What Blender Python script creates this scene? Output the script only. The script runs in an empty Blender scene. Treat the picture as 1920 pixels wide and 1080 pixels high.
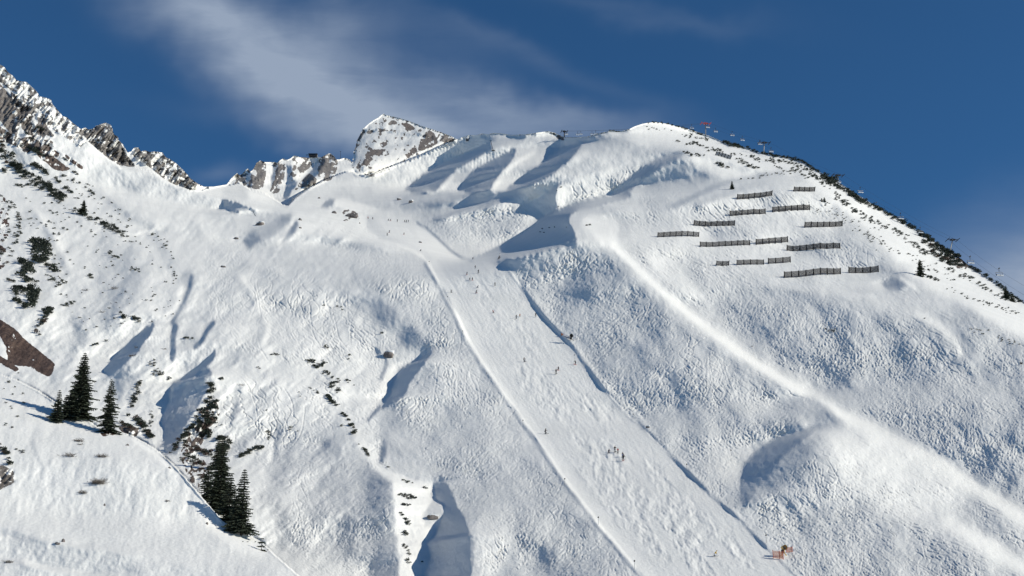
import bpy, math, random
import numpy as np
from mathutils import Vector, Matrix
random.seed(7)
C = bpy.context.scene.collection
SC = bpy.context.scene

# ------------------------------------------------------------------ camera, sky, sun, exposure
F_PX = 2637.0                      # focal length in pixels of a 1920 wide frame
PITCH = math.radians(18.06)
CP, SP = math.cos(PITCH), math.sin(PITCH)
cam_d = bpy.data.cameras.new("camera"); cam = bpy.data.objects.new("camera", cam_d); C.objects.link(cam)
cam_d.sensor_width = 36.0; cam_d.lens = 36.0 * F_PX / 1920.0
cam_d.clip_start = 0.5; cam_d.clip_end = 60000
cam.location = (0, 0, 0); cam.rotation_euler = (math.pi / 2 + PITCH, 0, 0)
SC.camera = cam

SUN_EL, SUN_AZ = math.radians(27), math.radians(100)      # azimuth clockwise from +Y: right and a little behind the camera
SUN = np.array([math.cos(SUN_EL) * math.sin(SUN_AZ), math.cos(SUN_EL) * math.cos(SUN_AZ), math.sin(SUN_EL)])
sun_d = bpy.data.lights.new("sun", 'SUN'); sun = bpy.data.objects.new("sun", sun_d); C.objects.link(sun)
sun_d.energy = 4.3; sun_d.angle = math.radians(0.5); sun_d.color = (1.0, 0.945, 0.82)
sun.rotation_euler = Vector(-SUN).to_track_quat('-Z', 'Y').to_euler()

world = bpy.data.worlds.new("World"); SC.world = world; world.use_nodes = True
wn, wl = world.node_tree.nodes, world.node_tree.links
wn.clear()
def N(nodes, t, **kw):
    n = nodes.new(t)
    for k, v in kw.items():
        if k.startswith('i_'): n.inputs[k[2:].replace('_', ' ')].default_value = v
        else: setattr(n, k, v)
    return n
wout = N(wn, 'ShaderNodeOutputWorld'); wbg = N(wn, 'ShaderNodeBackground'); wbg.inputs['Strength'].default_value = 0.075
sky = N(wn, 'ShaderNodeTexSky', sky_type='NISHITA', sun_disc=False, sun_elevation=SUN_EL, sun_rotation=SUN_AZ,
        altitude=2300.0, air_density=1.0, dust_density=0.0, ozone_density=6.0)
# high thin cloud: a veil laid out in sky directions (x/y, z/y), i.e. fixed to the sky
geo = N(wn, 'ShaderNodeTexCoord'); sep = N(wn, 'ShaderNodeSeparateXYZ'); wl.new(geo.outputs['Generated'], sep.inputs[0])
def wmath(op, a, b=None, c=None):
    n = N(wn, 'ShaderNodeMath', operation=op)
    for i, v in enumerate((a, b, c)):
        if v is None: continue
        if isinstance(v, (int, float)): n.inputs[i].default_value = v
        else: wl.new(v, n.inputs[i])
    return n.outputs[0]
ysafe = wmath('MAXIMUM', sep.outputs['Y'], 0.05)
U = wmath('DIVIDE', sep.outputs['X'], ysafe); V = wmath('DIVIDE', sep.outputs['Z'], ysafe)
def skyuv(px, py):
    dx, dv = (px - 960) / F_PX, (540 - py) / F_PX
    ry = CP - dv * SP; rz = SP + dv * CP
    return dx / ry, rz / ry
def wnoise(scale, detail, rough, rot=0.0, sx=1.0, sy=1.0, dist=0.0, off=(0, 0)):
    cmb = N(wn, 'ShaderNodeCombineXYZ'); wl.new(U, cmb.inputs[0]); wl.new(V, cmb.inputs[1])
    mp = N(wn, 'ShaderNodeMapping'); mp.inputs['Rotation'].default_value = (0, 0, rot)
    mp.inputs['Scale'].default_value = (sx, sy, 1); mp.inputs['Location'].default_value = (off[0], off[1], 0)
    wl.new(cmb.outputs[0], mp.inputs[0])
    t = N(wn, 'ShaderNodeTexNoise'); t.inputs['Scale'].default_value = scale; t.inputs['Detail'].default_value = detail
    t.inputs['Roughness'].default_value = rough; t.inputs['Distortion'].default_value = dist
    wl.new(mp.outputs[0], t.inputs[0]); return t.outputs[0]
n_warp = wnoise(5.0, 4, 0.55); n_warp2 = wnoise(7.0, 4, 0.55, off=(3.1, 1.7))
def blob(px, py, rx, ry, ang, gain, warp=0.5):
    """soft elliptical bank of thin cloud round one direction of the sky"""
    u0, v0 = skyuv(px, py); a = math.radians(ang); ca, sa = math.cos(a), math.sin(a)
    rx, ry = rx / F_PX, ry / F_PX
    du = wmath('SUBTRACT', U, u0); dv = wmath('SUBTRACT', V, v0)
    du = wmath('ADD', du, wmath('MULTIPLY', wmath('SUBTRACT', n_warp, 0.5), 0.14 * warp * 2))
    dv = wmath('ADD', dv, wmath('MULTIPLY', wmath('SUBTRACT', n_warp2, 0.5), 0.10 * warp * 2))
    p = wmath('DIVIDE', wmath('ADD', wmath('MULTIPLY', du, ca), wmath('MULTIPLY', dv, sa)), rx)
    q = wmath('DIVIDE', wmath('SUBTRACT', wmath('MULTIPLY', dv, ca), wmath('MULTIPLY', du, sa)), ry)
    r2 = wmath('ADD', wmath('MULTIPLY', p, p), wmath('MULTIPLY', q, q))
    return wmath('MULTIPLY', wmath('POWER', 2.718, wmath('MULTIPLY', r2, -1.0)), gain)
#CLOUDS
blobs = [blob(400, 20, 190, 80, -22, .55), blob(500, 90, 210, 85, -30, .62), blob(600, 160, 220, 75, -32, .70), blob(720, 215, 220, 60, -20, .55),
         blob(860, 185, 230, 60, -24, .45), blob(650, 50, 80, 80, -35, .42), blob(1030, 215, 190, 38, -14, .48), blob(620, 245, 110, 28, -14, .35),
         blob(1000, 110, 260, 22, -24, .12, .3), blob(1960, 540, 210, 95, 14, 1.3, .12), blob(1850, 430, 260, 70, 24, .16, .3), blob(420, 322, 60, 20, 12, .26, .2),
         blob(800, 60, 200, 40, -22, .12), blob(1250, 20, 220, 30, -8, .12), blob(830, 245, 330, 28, -4, .42, .3)]
tot = blobs[0]
for b in blobs[1:]: tot = wmath('ADD', tot, b)
tex = wmath('ADD', wmath('MULTIPLY', wnoise(9.0, 9, 0.64, rot=math.radians(28), sx=0.75, sy=1.9, dist=0.5), .6), wmath('MULTIPLY', wnoise(30.0, 7, 0.6, rot=math.radians(32), sx=0.35, sy=1.6, dist=0.6, off=(2.2, 5.1)), .4))
tex = wmath('MULTIPLY_ADD', tex, 1.7, 0.14)
dens = N(wn, 'ShaderNodeMath', operation='MULTIPLY', use_clamp=True); wl.new(tot, dens.inputs[0]); wl.new(tex, dens.inputs[1])
dens = N(wn, 'ShaderNodeMath', operation='MULTIPLY', use_clamp=True); wl.new(wmath('MULTIPLY', tot, tex), dens.inputs[0]); dens.inputs[1].default_value = 0.80
mixc = N(wn, 'ShaderNodeMix', data_type='RGBA')
wl.new(dens.outputs[0], mixc.inputs[0])
SKYC = N(wn, 'ShaderNodeMix', data_type='RGBA', blend_type='MULTIPLY'); SKYC.inputs[0].default_value = 1.0
wl.new(sky.outputs[0], SKYC.inputs[6]); SKYC.inputs[7].default_value = (0.62, 1.03, 1.14, 1)
wl.new(SKYC.outputs[2], mixc.inputs[6]); mixc.inputs[7].default_value = (4.05, 5.0, 6.6, 1)
wl.new(mixc.outputs[2], wbg.inputs[0]); wl.new(wbg.outputs[0], wout.inputs[0])
SC.view_settings.view_transform = 'Standard'; SC.view_settings.look = 'None'
SC.view_settings.exposure = 0.0; SC.view_settings.gamma = 1.0
SC.cycles.max_bounces = 5; SC.cycles.diffuse_bounces = 3; SC.cycles.transparent_max_bounces = 6

# ------------------------------------------------------------------ terrain: helpers
def ray(px, py):
    dx = (px - 960.0) / F_PX; dv = (540.0 - py) / F_PX
    ry = CP - dv * SP; rz = SP + dv * CP
    return dx / ry, rz / ry
rng = np.random.default_rng(11)
def vnoise(x, y, seed):
    r = np.random.default_rng(seed); T = r.random((256, 256)).astype(np.float32)
    xi = np.floor(x).astype(np.int32); yi = np.floor(y).astype(np.int32)
    fx = (x - xi).astype(np.float32); fy = (y - yi).astype(np.float32)
    fx = fx * fx * (3 - 2 * fx); fy = fy * fy * (3 - 2 * fy)
    x0, x1, y0, y1 = xi & 255, (xi + 1) & 255, yi & 255, (yi + 1) & 255
    return (T[y0, x0] * (1 - fx) + T[y0, x1] * fx) * (1 - fy) + (T[y1, x0] * (1 - fx) + T[y1, x1] * fx) * fy
def fbm(x, y, seed, octv=4, rough=0.5, ridged=False):
    out = 0; amp = 1.0; tot = 0
    for o in range(octv):
        n = vnoise(x * 2 ** o + 17.3 * o, y * 2 ** o + 5.1 * o, seed + o)
        if ridged: n = 1 - np.abs(2 * n - 1)
        out = out + n * amp; tot += amp; amp *= rough
    return out / tot
def in_poly(X, Y, poly):
    inside = np.zeros(X.shape, bool); n = len(poly)
    for i in range(n):
        x1, y1 = poly[i]; x2, y2 = poly[(i + 1) % n]
        if y1 == y2: continue
        c = ((y1 > Y) != (y2 > Y)) & (X < (x2 - x1) * (Y - y1) / (y2 - y1) + x1)
        inside ^= c
    return inside
def blur(a, s):
    if s < 0.3: return a
    r = max(1, int(3 * s)); k = np.exp(-0.5 * (np.arange(-r, r + 1) / s) ** 2); k /= k.sum(); k = k.astype(np.float32)
    p = np.pad(a, ((0, 0), (r, r)), mode='edge'); o = sum(k[i] * p[:, i:i + a.shape[1]] for i in range(2 * r + 1))
    p = np.pad(o, ((r, r), (0, 0)), mode='edge'); return sum(k[i] * p[i:i + a.shape[0], :] for i in range(2 * r + 1))
def poly_mask(x0, y0, st, shape, poly, soft):
    """soft mask of a polygon on a grid; works in the polygon's box only"""
    xs = [p[0] for p in poly]; ys = [p[1] for p in poly]; m = 3 * soft + st
    i0 = max(0, int((min(xs) - m - x0) / st)); i1 = min(shape[1], int((max(xs) + m - x0) / st) + 2)
    j0 = max(0, int((min(ys) - m - y0) / st)); j1 = min(shape[0], int((max(ys) + m - y0) / st) + 2)
    if i1 <= i0 or j1 <= j0: return None
    X, Y = np.meshgrid(x0 + st * np.arange(i0, i1), y0 + st * np.arange(j0, j1))
    M = in_poly(X, Y, poly).astype(np.float32)
    return (slice(j0, j1), slice(i0, i1)), blur(M, soft / st)
def stroke_dist(X, Y, pts):
    """distance to a polyline, its parameter 0..1 and the side (+ right of the direction of travel)"""
    best = np.full(X.shape, 1e9, np.float32); tt = np.zeros(X.shape, np.float32); side = np.zeros(X.shape, np.float32)
    seg = [math.dist(pts[i], pts[i + 1]) for i in range(len(pts) - 1)]; L = sum(seg); acc = 0
    for i in range(len(pts) - 1):
        ax, ay = pts[i]; bx, by = pts[i + 1]; dx, dy = bx - ax, by - ay; l2 = dx * dx + dy * dy
        t = np.clip(((X - ax) * dx + (Y - ay) * dy) / l2, 0, 1)
        d = np.hypot(X - ax - t * dx, Y - ay - t * dy); s = (X - ax) * dy - (Y - ay) * dx
        u = d < best; best = np.where(u, d, best); tt = np.where(u, (acc + t * seg[i]) / L, tt); side = np.where(u, -np.sign(s), side)
        acc += seg[i]
    return best, tt, side

# ------------------------------------------------------------------ terrain: the large forms (pixel column, pixel row of the view, metres away)
SKYLINE = [(-300,-60),(-120,40),(0,121),(8,125),(15,135),(24,142),(32,151),(50,154),(68,170),(75,181),(85,183),(96,187),(99,196),(110,208),(118,218),(126,220),(135,229),(145,237),(152,242),(160,239),(166,243),(175,241),(180,236),(188,233),(198,230),(208,234),(211,241),(214,252),(221,256),(223,263),(230,270),(240,286),(246,284),(252,276),(260,277),(265,284),(272,282),(282,285),(290,284),(305,286),(311,295),(320,299),(330,306),(345,320),(358,335),(372,345),(382,350),(400,350),(425,346),(434,334),(441,327),(445,324),(449,329),(456,324),(461,318),(465,316),(470,322),(475,317),(480,306),(488,301),(497,304),(515,304),(520,305),(526,300),(531,297),(538,300),(545,297),(551,292),(556,292),(562,295),(570,295),(580,296),(592,294),(602,295),(610,291),(616,288),(620,288),(627,293),(631,299),(636,299),(646,296),(655,299),(660,304),(663,292),(663,284),(667,274),(668,265),(674,254),(679,243),(687,236),(694,230),(703,224),(709,221),(715,216),(719,213),(724,216),(740,219),(755,223),(770,228),(790,236),(812,243),(830,249),(845,255),(856,261),(865,258),(880,253),(893,253),(905,250),(915,252),(925,249),(940,250),(960,253),(975,252),(985,252),(1000,250),(1012,248),(1028,246),(1040,249),(1050,254),(1058,257),(1080,257),(1100,256),(1112,253),(1122,250),(1145,245),(1165,246),(1180,242),(1190,237),(1205,232),(1217,230),(1230,229),(1250,232),(1262,235),(1275,238),(1300,245),(1325,253),(1345,261),(1365,270),(1385,272),(1400,277),(1420,285),(1435,287),(1450,291),(1470,293),(1490,297),(1505,302),(1520,312),(1540,324),(1570,340),(1600,360),(1640,385),(1680,407),(1720,432),(1760,457),(1780,470),(1798,482),(1808,490),(1818,499),(1838,511),(1862,527),(1890,546),(1930,573),(2000,622),(2100,692),(2260,800)]
CTRL = [(500,1080,300),(560,1240,235),(200,1250,200),(700,1250,230),(1200,1250,225),(1700,1250,225),(2200,1250,235),
 (60,1100,420),(330,860,400),(200,800,430),(70,720,455),(-200,720,430),(0,640,455),(0,450,530),(-240,420,510),(150,500,570),(300,600,560),(300,700,480),
 (400,850,380),(500,900,345),(600,1000,318),(700,1080,295),(900,1080,285),(1200,1080,280),(1500,1080,278),(1800,1080,290),(2160,1080,300),(2160,800,400),
 (600,800,420),(600,650,520),(500,500,720),(350,450,770),(200,360,780),(0,300,660),(0,120,800),(-240,0,760),(120,300,760),
 (130,220,840),(250,320,940),(320,340,1010),(400,362,1120),(440,385,1110),(540,382,1200),(640,332,1290),
 (500,415,1020),(590,385,1110),(650,372,1150),(720,385,1150),
 (560,402,1000),(650,402,1010),(460,465,880),(560,450,880),(700,450,880),
 (780,415,1040),(820,460,850),(900,490,700),(930,550,610),(1000,600,540),(1040,690,480),(1165,860,360),(1300,1000,300),
 (700,700,470),(800,600,570),(800,850,372),(1000,1000,305),(900,720,445),
 (1150,600,565),(1250,700,470),(1300,850,372),(1500,900,345),(1700,1000,318),(1400,650,500),(1130,430,850),(1040,480,720),(1010,440,860),(1000,400,990),(900,430,930),(860,470,790),
 (800,380,1110),(760,340,1190),(900,300,1180),(860,264,1280),(1000,264,1220),(1100,320,1080),(1200,300,1100),(1130,252,1200),(1220,232,1190),
 (1330,256,1110),(1430,290,1020),(1570,342,910),(1700,420,800),(1790,480,710),(1920,570,600),(2160,725,480),
 (1300,330,1080),(1265,440,820),(1300,380,960),(1400,400,880),(1500,355,900),(1560,430,780),(1560,515,650),(1400,500,690),(1700,560,580),(1850,700,460),(1650,700,465),(1500,650,510),(1500,780,425)]
CTRL_F = [(0,1080,215),(200,1080,225),(480,1080,252),(700,1200,240),(-240,1080,215),(-240,700,330),(0,715,345),(0,850,292),(70,732,352),(120,770,345),(200,805,338),(260,830,325),(330,880,312),(400,965,296),(480,1005,283),(200,920,288),(350,1000,268),(560,1075,262),(200,1250,185),(560,1250,215),(0,1250,180)]
CTRL_R = [(160,245,960),(200,232,990),(200,290,970),(250,285,1040),(300,290,1100),(300,330,1090),(380,352,1250),(430,345,1750),(480,305,1950),(500,370,1850),(550,300,1950),(560,365,1820),(620,290,1950),(640,330,1800),(665,290,2150),(680,330,1950),(720,216,2300),(760,290,2050),(850,262,2250)]
MOUND = [(-400,690),(0,702),(30,712),(70,732),(95,748),(120,764),(150,778),(185,802),(200,806),(225,808),(250,818),(275,832),(300,848),(325,872),(345,893),(368,920),(392,948),(415,974),(440,992),(465,1003),(490,1016),(520,1045),(560,1080),(640,1150),(700,1300),(-400,1300)]
FAR = [(150,200),(148,250),(170,270),(200,295),(225,312),(252,313),(270,318),(285,322),(305,335),(330,348),(355,356),(378,356),(400,350),(428,347),(450,343),(470,356),(495,362),(530,383),(540,385),(552,372),(580,352),(610,336),(648,322),(662,323),(672,329),(700,325),(740,309),(790,290),(820,276),(858,259),(858,100),(150,100)]
def tps(ctrl):
    P = np.array([(a, b) for a, b, _ in ctrl], float) / 500.0; v = np.log(np.array([c for *_, c in ctrl], float))
    n = len(P); d = np.hypot(P[:, None, 0] - P[None, :, 0], P[:, None, 1] - P[None, :, 1])
    K = np.where(d > 0, d * d * np.log(d + 1e-12), 0) + 0.004 * np.eye(n)
    A = np.zeros((n + 3, n + 3)); A[:n, :n] = K; A[:n, n] = 1; A[:n, n + 1:] = P; A[n, :n] = 1; A[n + 1:, :n] = P.T
    w = np.linalg.solve(A, np.concatenate([v, np.zeros(3)]))
    def f(X, Y):
        X = X / 500.0; Y = Y / 500.0; out = w[n] + w[n + 1] * X + w[n + 2] * Y
        for i in range(n):
            r2 = (X - P[i, 0]) ** 2 + (Y - P[i, 1]) ** 2 + 1e-9
            out = out + w[i] * 0.5 * r2 * np.log(r2)
        return out
    return f
tM, tF, tR = tps(CTRL), tps(CTRL_F), tps(CTRL_R)
def smooth_eval(f, x0, y0, st, shape, q=12.0):
    """a slowly varying function worked out on a wide grid, then interpolated (cubic)"""
    nx = int(st * shape[1] / q) + 5; ny = int(st * shape[0] / q) + 5
    A = f(*np.meshgrid(x0 - q + q * np.arange(nx), y0 - q + q * np.arange(ny)))
    def cub(A, u):
        i = np.clip(u.astype(int), 1, A.shape[0] - 3); t = (u - i)[:, None]
        p0, p1, p2, p3 = A[i - 1], A[i], A[i + 1], A[i + 2]
        return p1 + .5 * t * (p2 - p0 + t * (2 * p0 - 5 * p1 + 4 * p2 - p3 + t * (3 * (p1 - p2) + p3 - p0)))
    B = cub(A, 1 + st * np.arange(shape[0]) / q)
    return cub(B.T.copy(), 1 + st * np.arange(shape[1]) / q).T.copy()
def logY0(x0, y0, st, shape, soft):
    X, Y = np.meshgrid(x0 + st * np.arange(shape[1]), y0 + st * np.arange(shape[0]))
    L = smooth_eval(tM, x0, y0, st, shape)
    for poly, f in ((FAR, tR), (MOUND, tF)):
        sl, m = poly_mask(x0, y0, st, shape, poly, soft)
        L[sl] = L[sl] * (1 - m) + smooth_eval(f, x0, y0, st, shape)[sl] * m
    return L

# ------------------------------------------------------------------ terrain: wanted light and cast shade, shaped into the snow's lean (1 = square to the sun)
GX0, GY0, GS = -240.0, -60.0, 3.0
GW, GH = 801, 440
#TARGET
exec_target = None
# ('p', light wanted, softness, outline)   ('s', light wanted, half width, softness, line)
TARGET = [
# left mountain, lit
('p',.60,8,[(-300,-60),(0,110),(140,225),(250,300),(385,350),(480,395),(452,452),(520,500),(620,560),(690,608),(722,680),(700,800),(722,850),(742,900),(750,1260),(-300,1260)]),
('p',.72,5,[(85,190),(150,250),(205,300),(232,320),(200,318),(150,296),(118,270),(90,240)]),
('p',.50,4,[(152,292),(190,303),(240,316),(300,338),(345,352),(395,368),(380,384),(300,372),(240,358),(200,330)]),
('p',.66,8,[(150,330),(240,360),(330,380),(420,400),(430,430),(330,430),(230,400)]),
('p',.56,12,[(400,400),(560,520),(680,610),(640,680),(480,640),(380,560),(330,480)]),
('s',.40,7,5,[(272,432),(290,445),(308,470),(318,492)]),
('s',.48,10,7,[(318,492),(335,512),(352,528)]),
('s',.52,9,7,[(395,395),(430,420)]),
('s',.85,3,2,[(262,437),(275,433),(285,437)]),
('s',.10,4,2,[(359,518),(354,545),(343,570),(330,592),(322,606)]),
('s',.84,5,3,[(340,540),(335,565),(325,585),(305,592),(290,588)]),
('p',.42,8,[(190,440),(250,460),(270,520),(235,600),(200,640),(170,600),(180,520)]),
('s',.2,4,3,[(232,545),(215,565),(210,600)]),
('s',.44,6,6,[(440,520),(470,560),(490,610),(480,650)]),
('s',.76,4,4,[(455,520),(486,560),(505,610),(496,650)]),
('s',.42,6,6,[(560,580),(610,600),(650,640)]),
('s',.46,8,7,[(360,420),(400,470),(450,500),(520,520)]),
('s',.40,5,5,[(640,760),(632,800),(600,840)]),
('s',.38,5,4,[(520,700),(512,740),(500,780)]),
('s',.40,5,4,[(560,720),(552,760),(556,800)]),
('s',.42,6,5,[(180,360),(230,400),(280,425)]),
('s',.44,6,5,[(60,400),(90,440),(120,500)]),
('s',.76,4,4,[(72,396),(104,440),(134,500)]),
('s',.40,5,4,[(140,600),(150,640),(120,690)]),
('p',-.25,1.2,[(193,695),(203,682),(217,666),(238,645),(262,624),(276,612),(290,606),(286,622),(272,640),(258,662),(240,676),(228,690),(216,702),(200,702)]),
('p',.28,4,[(205,705),(240,678),(262,662),(275,640),(282,628),(268,665),(258,690),(240,720),(222,755),(212,735),(200,715)]),
('s',-.1,5,2,[(329,612),(324,635),(325,660),(324,672)]),
('p',.45,4,[(335,640),(365,610),(375,640),(350,660),(335,665)]),
('s',-.1,4,2,[(400,606),(388,620),(378,640),(366,650)]),
('p',-.25,1.5,[(404,650),(398,664),(372,690),(350,704),(332,714),(322,718),(318,740),(315,760),(305,782),(312,770),(325,752),(340,735),(352,724),(362,705),(380,692),(392,690),(398,700),(388,728),(372,760),(352,790),(342,805),(330,850),(312,852),(306,830),(307,800),(322,780),(330,765),(345,730),(385,690),(402,672)]),
('p',.0,2,[(322,718),(345,706),(372,692),(365,712),(345,738),(330,765),(317,783),(306,800),(303,782),(314,760),(318,738)]),
('p',.05,2,[(395,694),(398,710),(386,735),(365,770),(345,800),(335,850),(314,852),(308,830),(308,802),(325,785),(332,765),(350,735),(375,712)]),
('p',.70,5,[(405,690),(460,690),(480,760),(440,830),(405,800),(398,740)]),
('p',.64,8,[(460,650),(560,640),(690,640),(715,720),(690,790),(640,780),(560,760),(500,700)]),
('p',.55,10,[(470,760),(560,750),(620,790),(600,840),(520,860),(450,860)]),
('s',.22,4,2,[(527,806),(520,822),(517,845),(512,862)]),
('s',.35,4,3,[(450,735),(440,770),(433,800)]),
('s',.3,5,3,[(460,830),(448,850)]),
('s',.80,4,3,[(498,808),(508,830),(506,860)]),
# lower left middle: grey hollows and the lit rib
('p',.40,10,[(500,880),(560,810),(640,800),(700,850),(735,900),(742,960),(748,1260),(560,1260),(560,1090),(520,1010)]),
('p',.60,6,[(560,1040),(620,1050),(690,1062),(700,1100),(640,1110),(560,1090)]),
('p',.62,8,[(540,900),(570,870),(600,900),(580,960),(545,960)]),
('p',.18,9,[(672,890),(705,870),(728,895),(740,940),(748,1000),(748,1060),(722,1060),(700,1010),(680,950)]),
('p',.12,6,[(690,1050),(715,1035),(748,1050),(748,1100),(700,1100)]),
('p',.1,4,[(604,828),(616,818),(622,832),(618,842),(608,845)]),
('p',.32,10,[(630,930),(660,960),(690,1020),(680,1050),(640,1020)]),
('p',.64,5,[(600,680),(700,690),(705,780),(700,830),(680,850),(660,800),(630,740)]),
('s',-.05,6,2.5,[(724,812),(722,835),(714,862)]),
('p',.70,3,[(668,822),(700,835),(712,855),(708,868),(725,880),(745,890),(735,905),(700,880),(680,850)]),
('p',.82,2,[(736,888),(755,893),(775,900),(800,905),(812,915),(806,932),(813,938),(800,955),(790,968),(800,985),(820,985),(812,1005),(798,1022),(802,1045),(792,1068),(786,1120),(748,1120),(748,1050),(743,990),(738,930)]),
('p',-.3,1.5,[(812,905),(835,905),(850,925),(857,950),(870,968),(878,990),(890,1012),(892,1040),(885,1075),(868,1120),(792,1120),(798,1072),(806,1048),(801,1020),(815,1004),(824,985),(832,960),(836,948),(818,935)]),
('p',.1,4,[(815,880),(842,888),(850,905),(830,905),(812,900)]),
# grey tracked slope left of the run
('p',.42,7,[(600,450),(640,452),(700,458),(770,478),(800,490),(835,560),(880,650),(950,745),(1060,905),(1190,1080),(1300,1260),(880,1260),(888,1060),(892,1010),(858,945),(835,895),(790,880),(728,850),(708,800),(735,760),(790,700),(805,680),(790,630),(730,560),(650,500)]),
('p',.52,8,[(650,455),(740,470),(800,500),(820,560),(760,560),(700,520)]),
('p',.50,10,[(800,620),(860,660),(900,720),(880,780),(820,740),(800,690)]),
('p',.58,8,[(880,980),(930,960),(960,1000),(950,1060),(900,1100),(888,1060)]),
('p',.36,14,[(820,820),(900,850),(1000,950),(1040,1020),(980,1010),(900,920),(840,880)]),
('p',.27,14,[(1000,1020),(1040,1010),(1120,1060),(1180,1130),(1060,1130),(1010,1080)]),
('p',.20,6,[(678,558),(705,562),(740,580),(770,610),(800,640),(818,655),(806,672),(785,668),(752,645),(720,610),(695,590)]),
('p',.10,6,[(705,568),(728,575),(738,600),(722,612),(706,590)]),
('p',.08,5,[(742,625),(770,615),(784,635),(775,650),(752,645)]),
('p',-.2,1.5,[(806,648),(802,662),(788,673),(770,681),(754,690),(743,704),(737,722),(731,742),(721,756),(716,766),(728,758),(748,748),(762,738),(768,720),(776,706),(786,694),(796,680),(808,664)]),
('s',.05,3,2,[(712,764),(700,776),(690,788)]),
('p',.75,3,[(722,690),(745,682),(760,674),(742,700),(732,720),(728,742),(716,752),(708,740),(716,715)]),
('s',.15,3,2,[(724,676),(722,690),(714,712)]),
('p',.05,1.5,[(702,650),(712,656),(714,672),(706,666)]),
# foreground mound
('p',.64,6,[(-300,700),(0,706),(70,735),(120,770),(200,808),(260,822),(330,880),(370,925),(420,985),(480,1005),(560,1080),(620,1180),(500,1260),(-300,1260)]),
('p',.56,14,[(130,830),(200,850),(250,900),(260,960),(200,1010),(140,1000),(100,930),(90,860)]),
('p',.52,10,[(-300,1010),(0,1000),(80,1020),(160,1045),(300,1058),(480,1055),(560,1100),(560,1260),(-300,1260)]),
('s',.85,3,3,[(0,1008),(40,1004),(120,1020),(150,1020)]),
('s',.38,6,5,[(-20,990),(60,1012),(120,1030),(220,1045)]),
('s',.40,6,5,[(30,1040),(140,1052),(260,1068)]),
('s',.85,4,3,[(50,1055),(90,1068),(150,1072)]),
('p',.62,10,[(290,900),(330,900),(400,980),(460,1010),(440,1040),(340,1000)]),
('p',.80,5,[(380,955),(420,995),(480,1012),(500,1040),(440,1030),(390,990)]),
('s',.45,4,3,[(60,830),(80,880),(60,930)]),
('s',.82,4,3,[(235,812),(290,850),(330,888)]),
# bowl and far snow
('p',.62,6,[(380,352),(440,340),(480,368),(530,388),(620,360),(600,400),(540,400),(470,400),(420,385)]),
('p',.45,4,[(410,355),(450,350),(475,362),(460,374),(425,368)]),
('p',-.3,1,[(409,372),(424,374),(438,379),(440,377),(452,383),(474,391),(478,393),(440,397),(412,394),(402,392),(410,391),(419,386),(416,378)]),  # cast shadow on the flat bowl, shaped as ground turned from the sun
('p',.78,3,[(460,352),(500,365),(540,375),(530,388),(500,382),(470,372)]),
('p',.62,5,[(480,405),(540,396),(600,382),(640,372),(600,368),(560,378),(520,388)]),
('p',.50,8,[(560,378),(640,335),(700,325),(790,295),(860,266),(960,255),(1060,258),(1120,252),(1000,300),(940,350),(820,400),(700,380)]),
('p',.40,5,[(620,362),(700,345),(780,330),(850,300),(870,310),(800,355),(730,375),(660,375)]),
('p',.76,2,[(622,374),(640,373),(680,382),(720,395),(660,396),(630,388)]),
('p',.08,1.2,[(602,388),(612,378),(622,372),(630,374),(622,384),(612,390)]),
('p',.70,5,[(540,402),(560,398),(640,390),(720,402),(770,412),(760,440),(720,440),(690,450),(600,446),(540,440),(540,425)]),
('p',.30,2,[(454,452),(462,442),(480,430),(505,416),(530,404),(548,400),(545,412),(530,430),(510,444),(492,452),(480,462),(470,472),(462,466)]),
('p',.10,2,[(455,450),(470,444),(486,442),(490,450),(478,458),(470,464),(462,460)]),
('p',.1,2,[(556,412),(560,420),(552,436),(540,448),(528,455),(538,438),(546,424)]),
('p',.50,7,[(480,470),(540,450),(620,450),(700,460),(640,500),(560,515),(510,495)]),
('p',.28,4,[(600,452),(640,452),(690,456),(720,468),(690,474),(640,466)]),
('s',.85,2,1.5,[(646,446),(700,448),(740,456),(775,470),(800,486)]),
# far rock walls
('p',.60,2,[(430,346),(440,328),(456,320),(480,303),(515,303),(560,292),(600,292),(625,292),(660,300),(655,322),(610,336),(552,372),(532,386),(495,362),(460,350)]),
('p',-.2,1,[(432,344),(440,328),(456,320),(470,318),(474,340),(470,356),(452,346)]),
('p',.80,1.5,[(497,306),(515,305),(512,322),(500,352),(520,374),(500,366),(480,356),(492,340)]),
('p',-.2,1,[(513,308),(519,306),(521,322),(514,346),(508,350),(510,330)]),
('p',.8,1.5,[(548,300),(572,296),(578,318),(560,340),(550,332)]),
('p',-.15,1,[(540,312),(546,310),(548,335),(560,342),(552,352),(540,372),(530,374),(536,352),(540,332)]),
('p',-.15,1,[(592,310),(603,296),(612,300),(600,320),(592,332),(584,340),(570,352),(562,345),(575,330)]),
('p',.75,1.5,[(598,330),(612,322),(616,338),(600,345)]),
('s',.0,2,1,[(636,300),(642,312),(634,330)]),
('p',.50,2,[(634,300),(660,300),(662,322),(640,330)]),
# dome
('p',.56,3,[(663,290),(668,262),(690,232),(718,212),(790,234),(858,258),(858,264),(790,293),(740,312),(690,330),(660,316)]),
('p',-.1,1.5,[(658,310),(660,290),(667,264),(676,250),(684,240),(682,258),(674,275),(672,295),(666,312)]),
('p',.28,2,[(660,312),(672,296),(684,292),(680,308),(690,318),(688,330),(674,326)]),
('p',.80,2,[(690,318),(720,292),(770,290),(800,280),(850,264),(790,294),(740,308),(700,322)]),
('p',.40,3,[(700,228),(715,222),(722,240),(712,258),(700,250)]),
('s',.75,3,2,[(719,214),(760,226),(800,240),(850,258)]),
('p',.34,2.5,[(668,268),(684,244),(700,232),(706,250),(700,280),(680,296),(668,296)]),
('s',.25,3,2,[(712,246),(740,250),(775,252)]),
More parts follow.
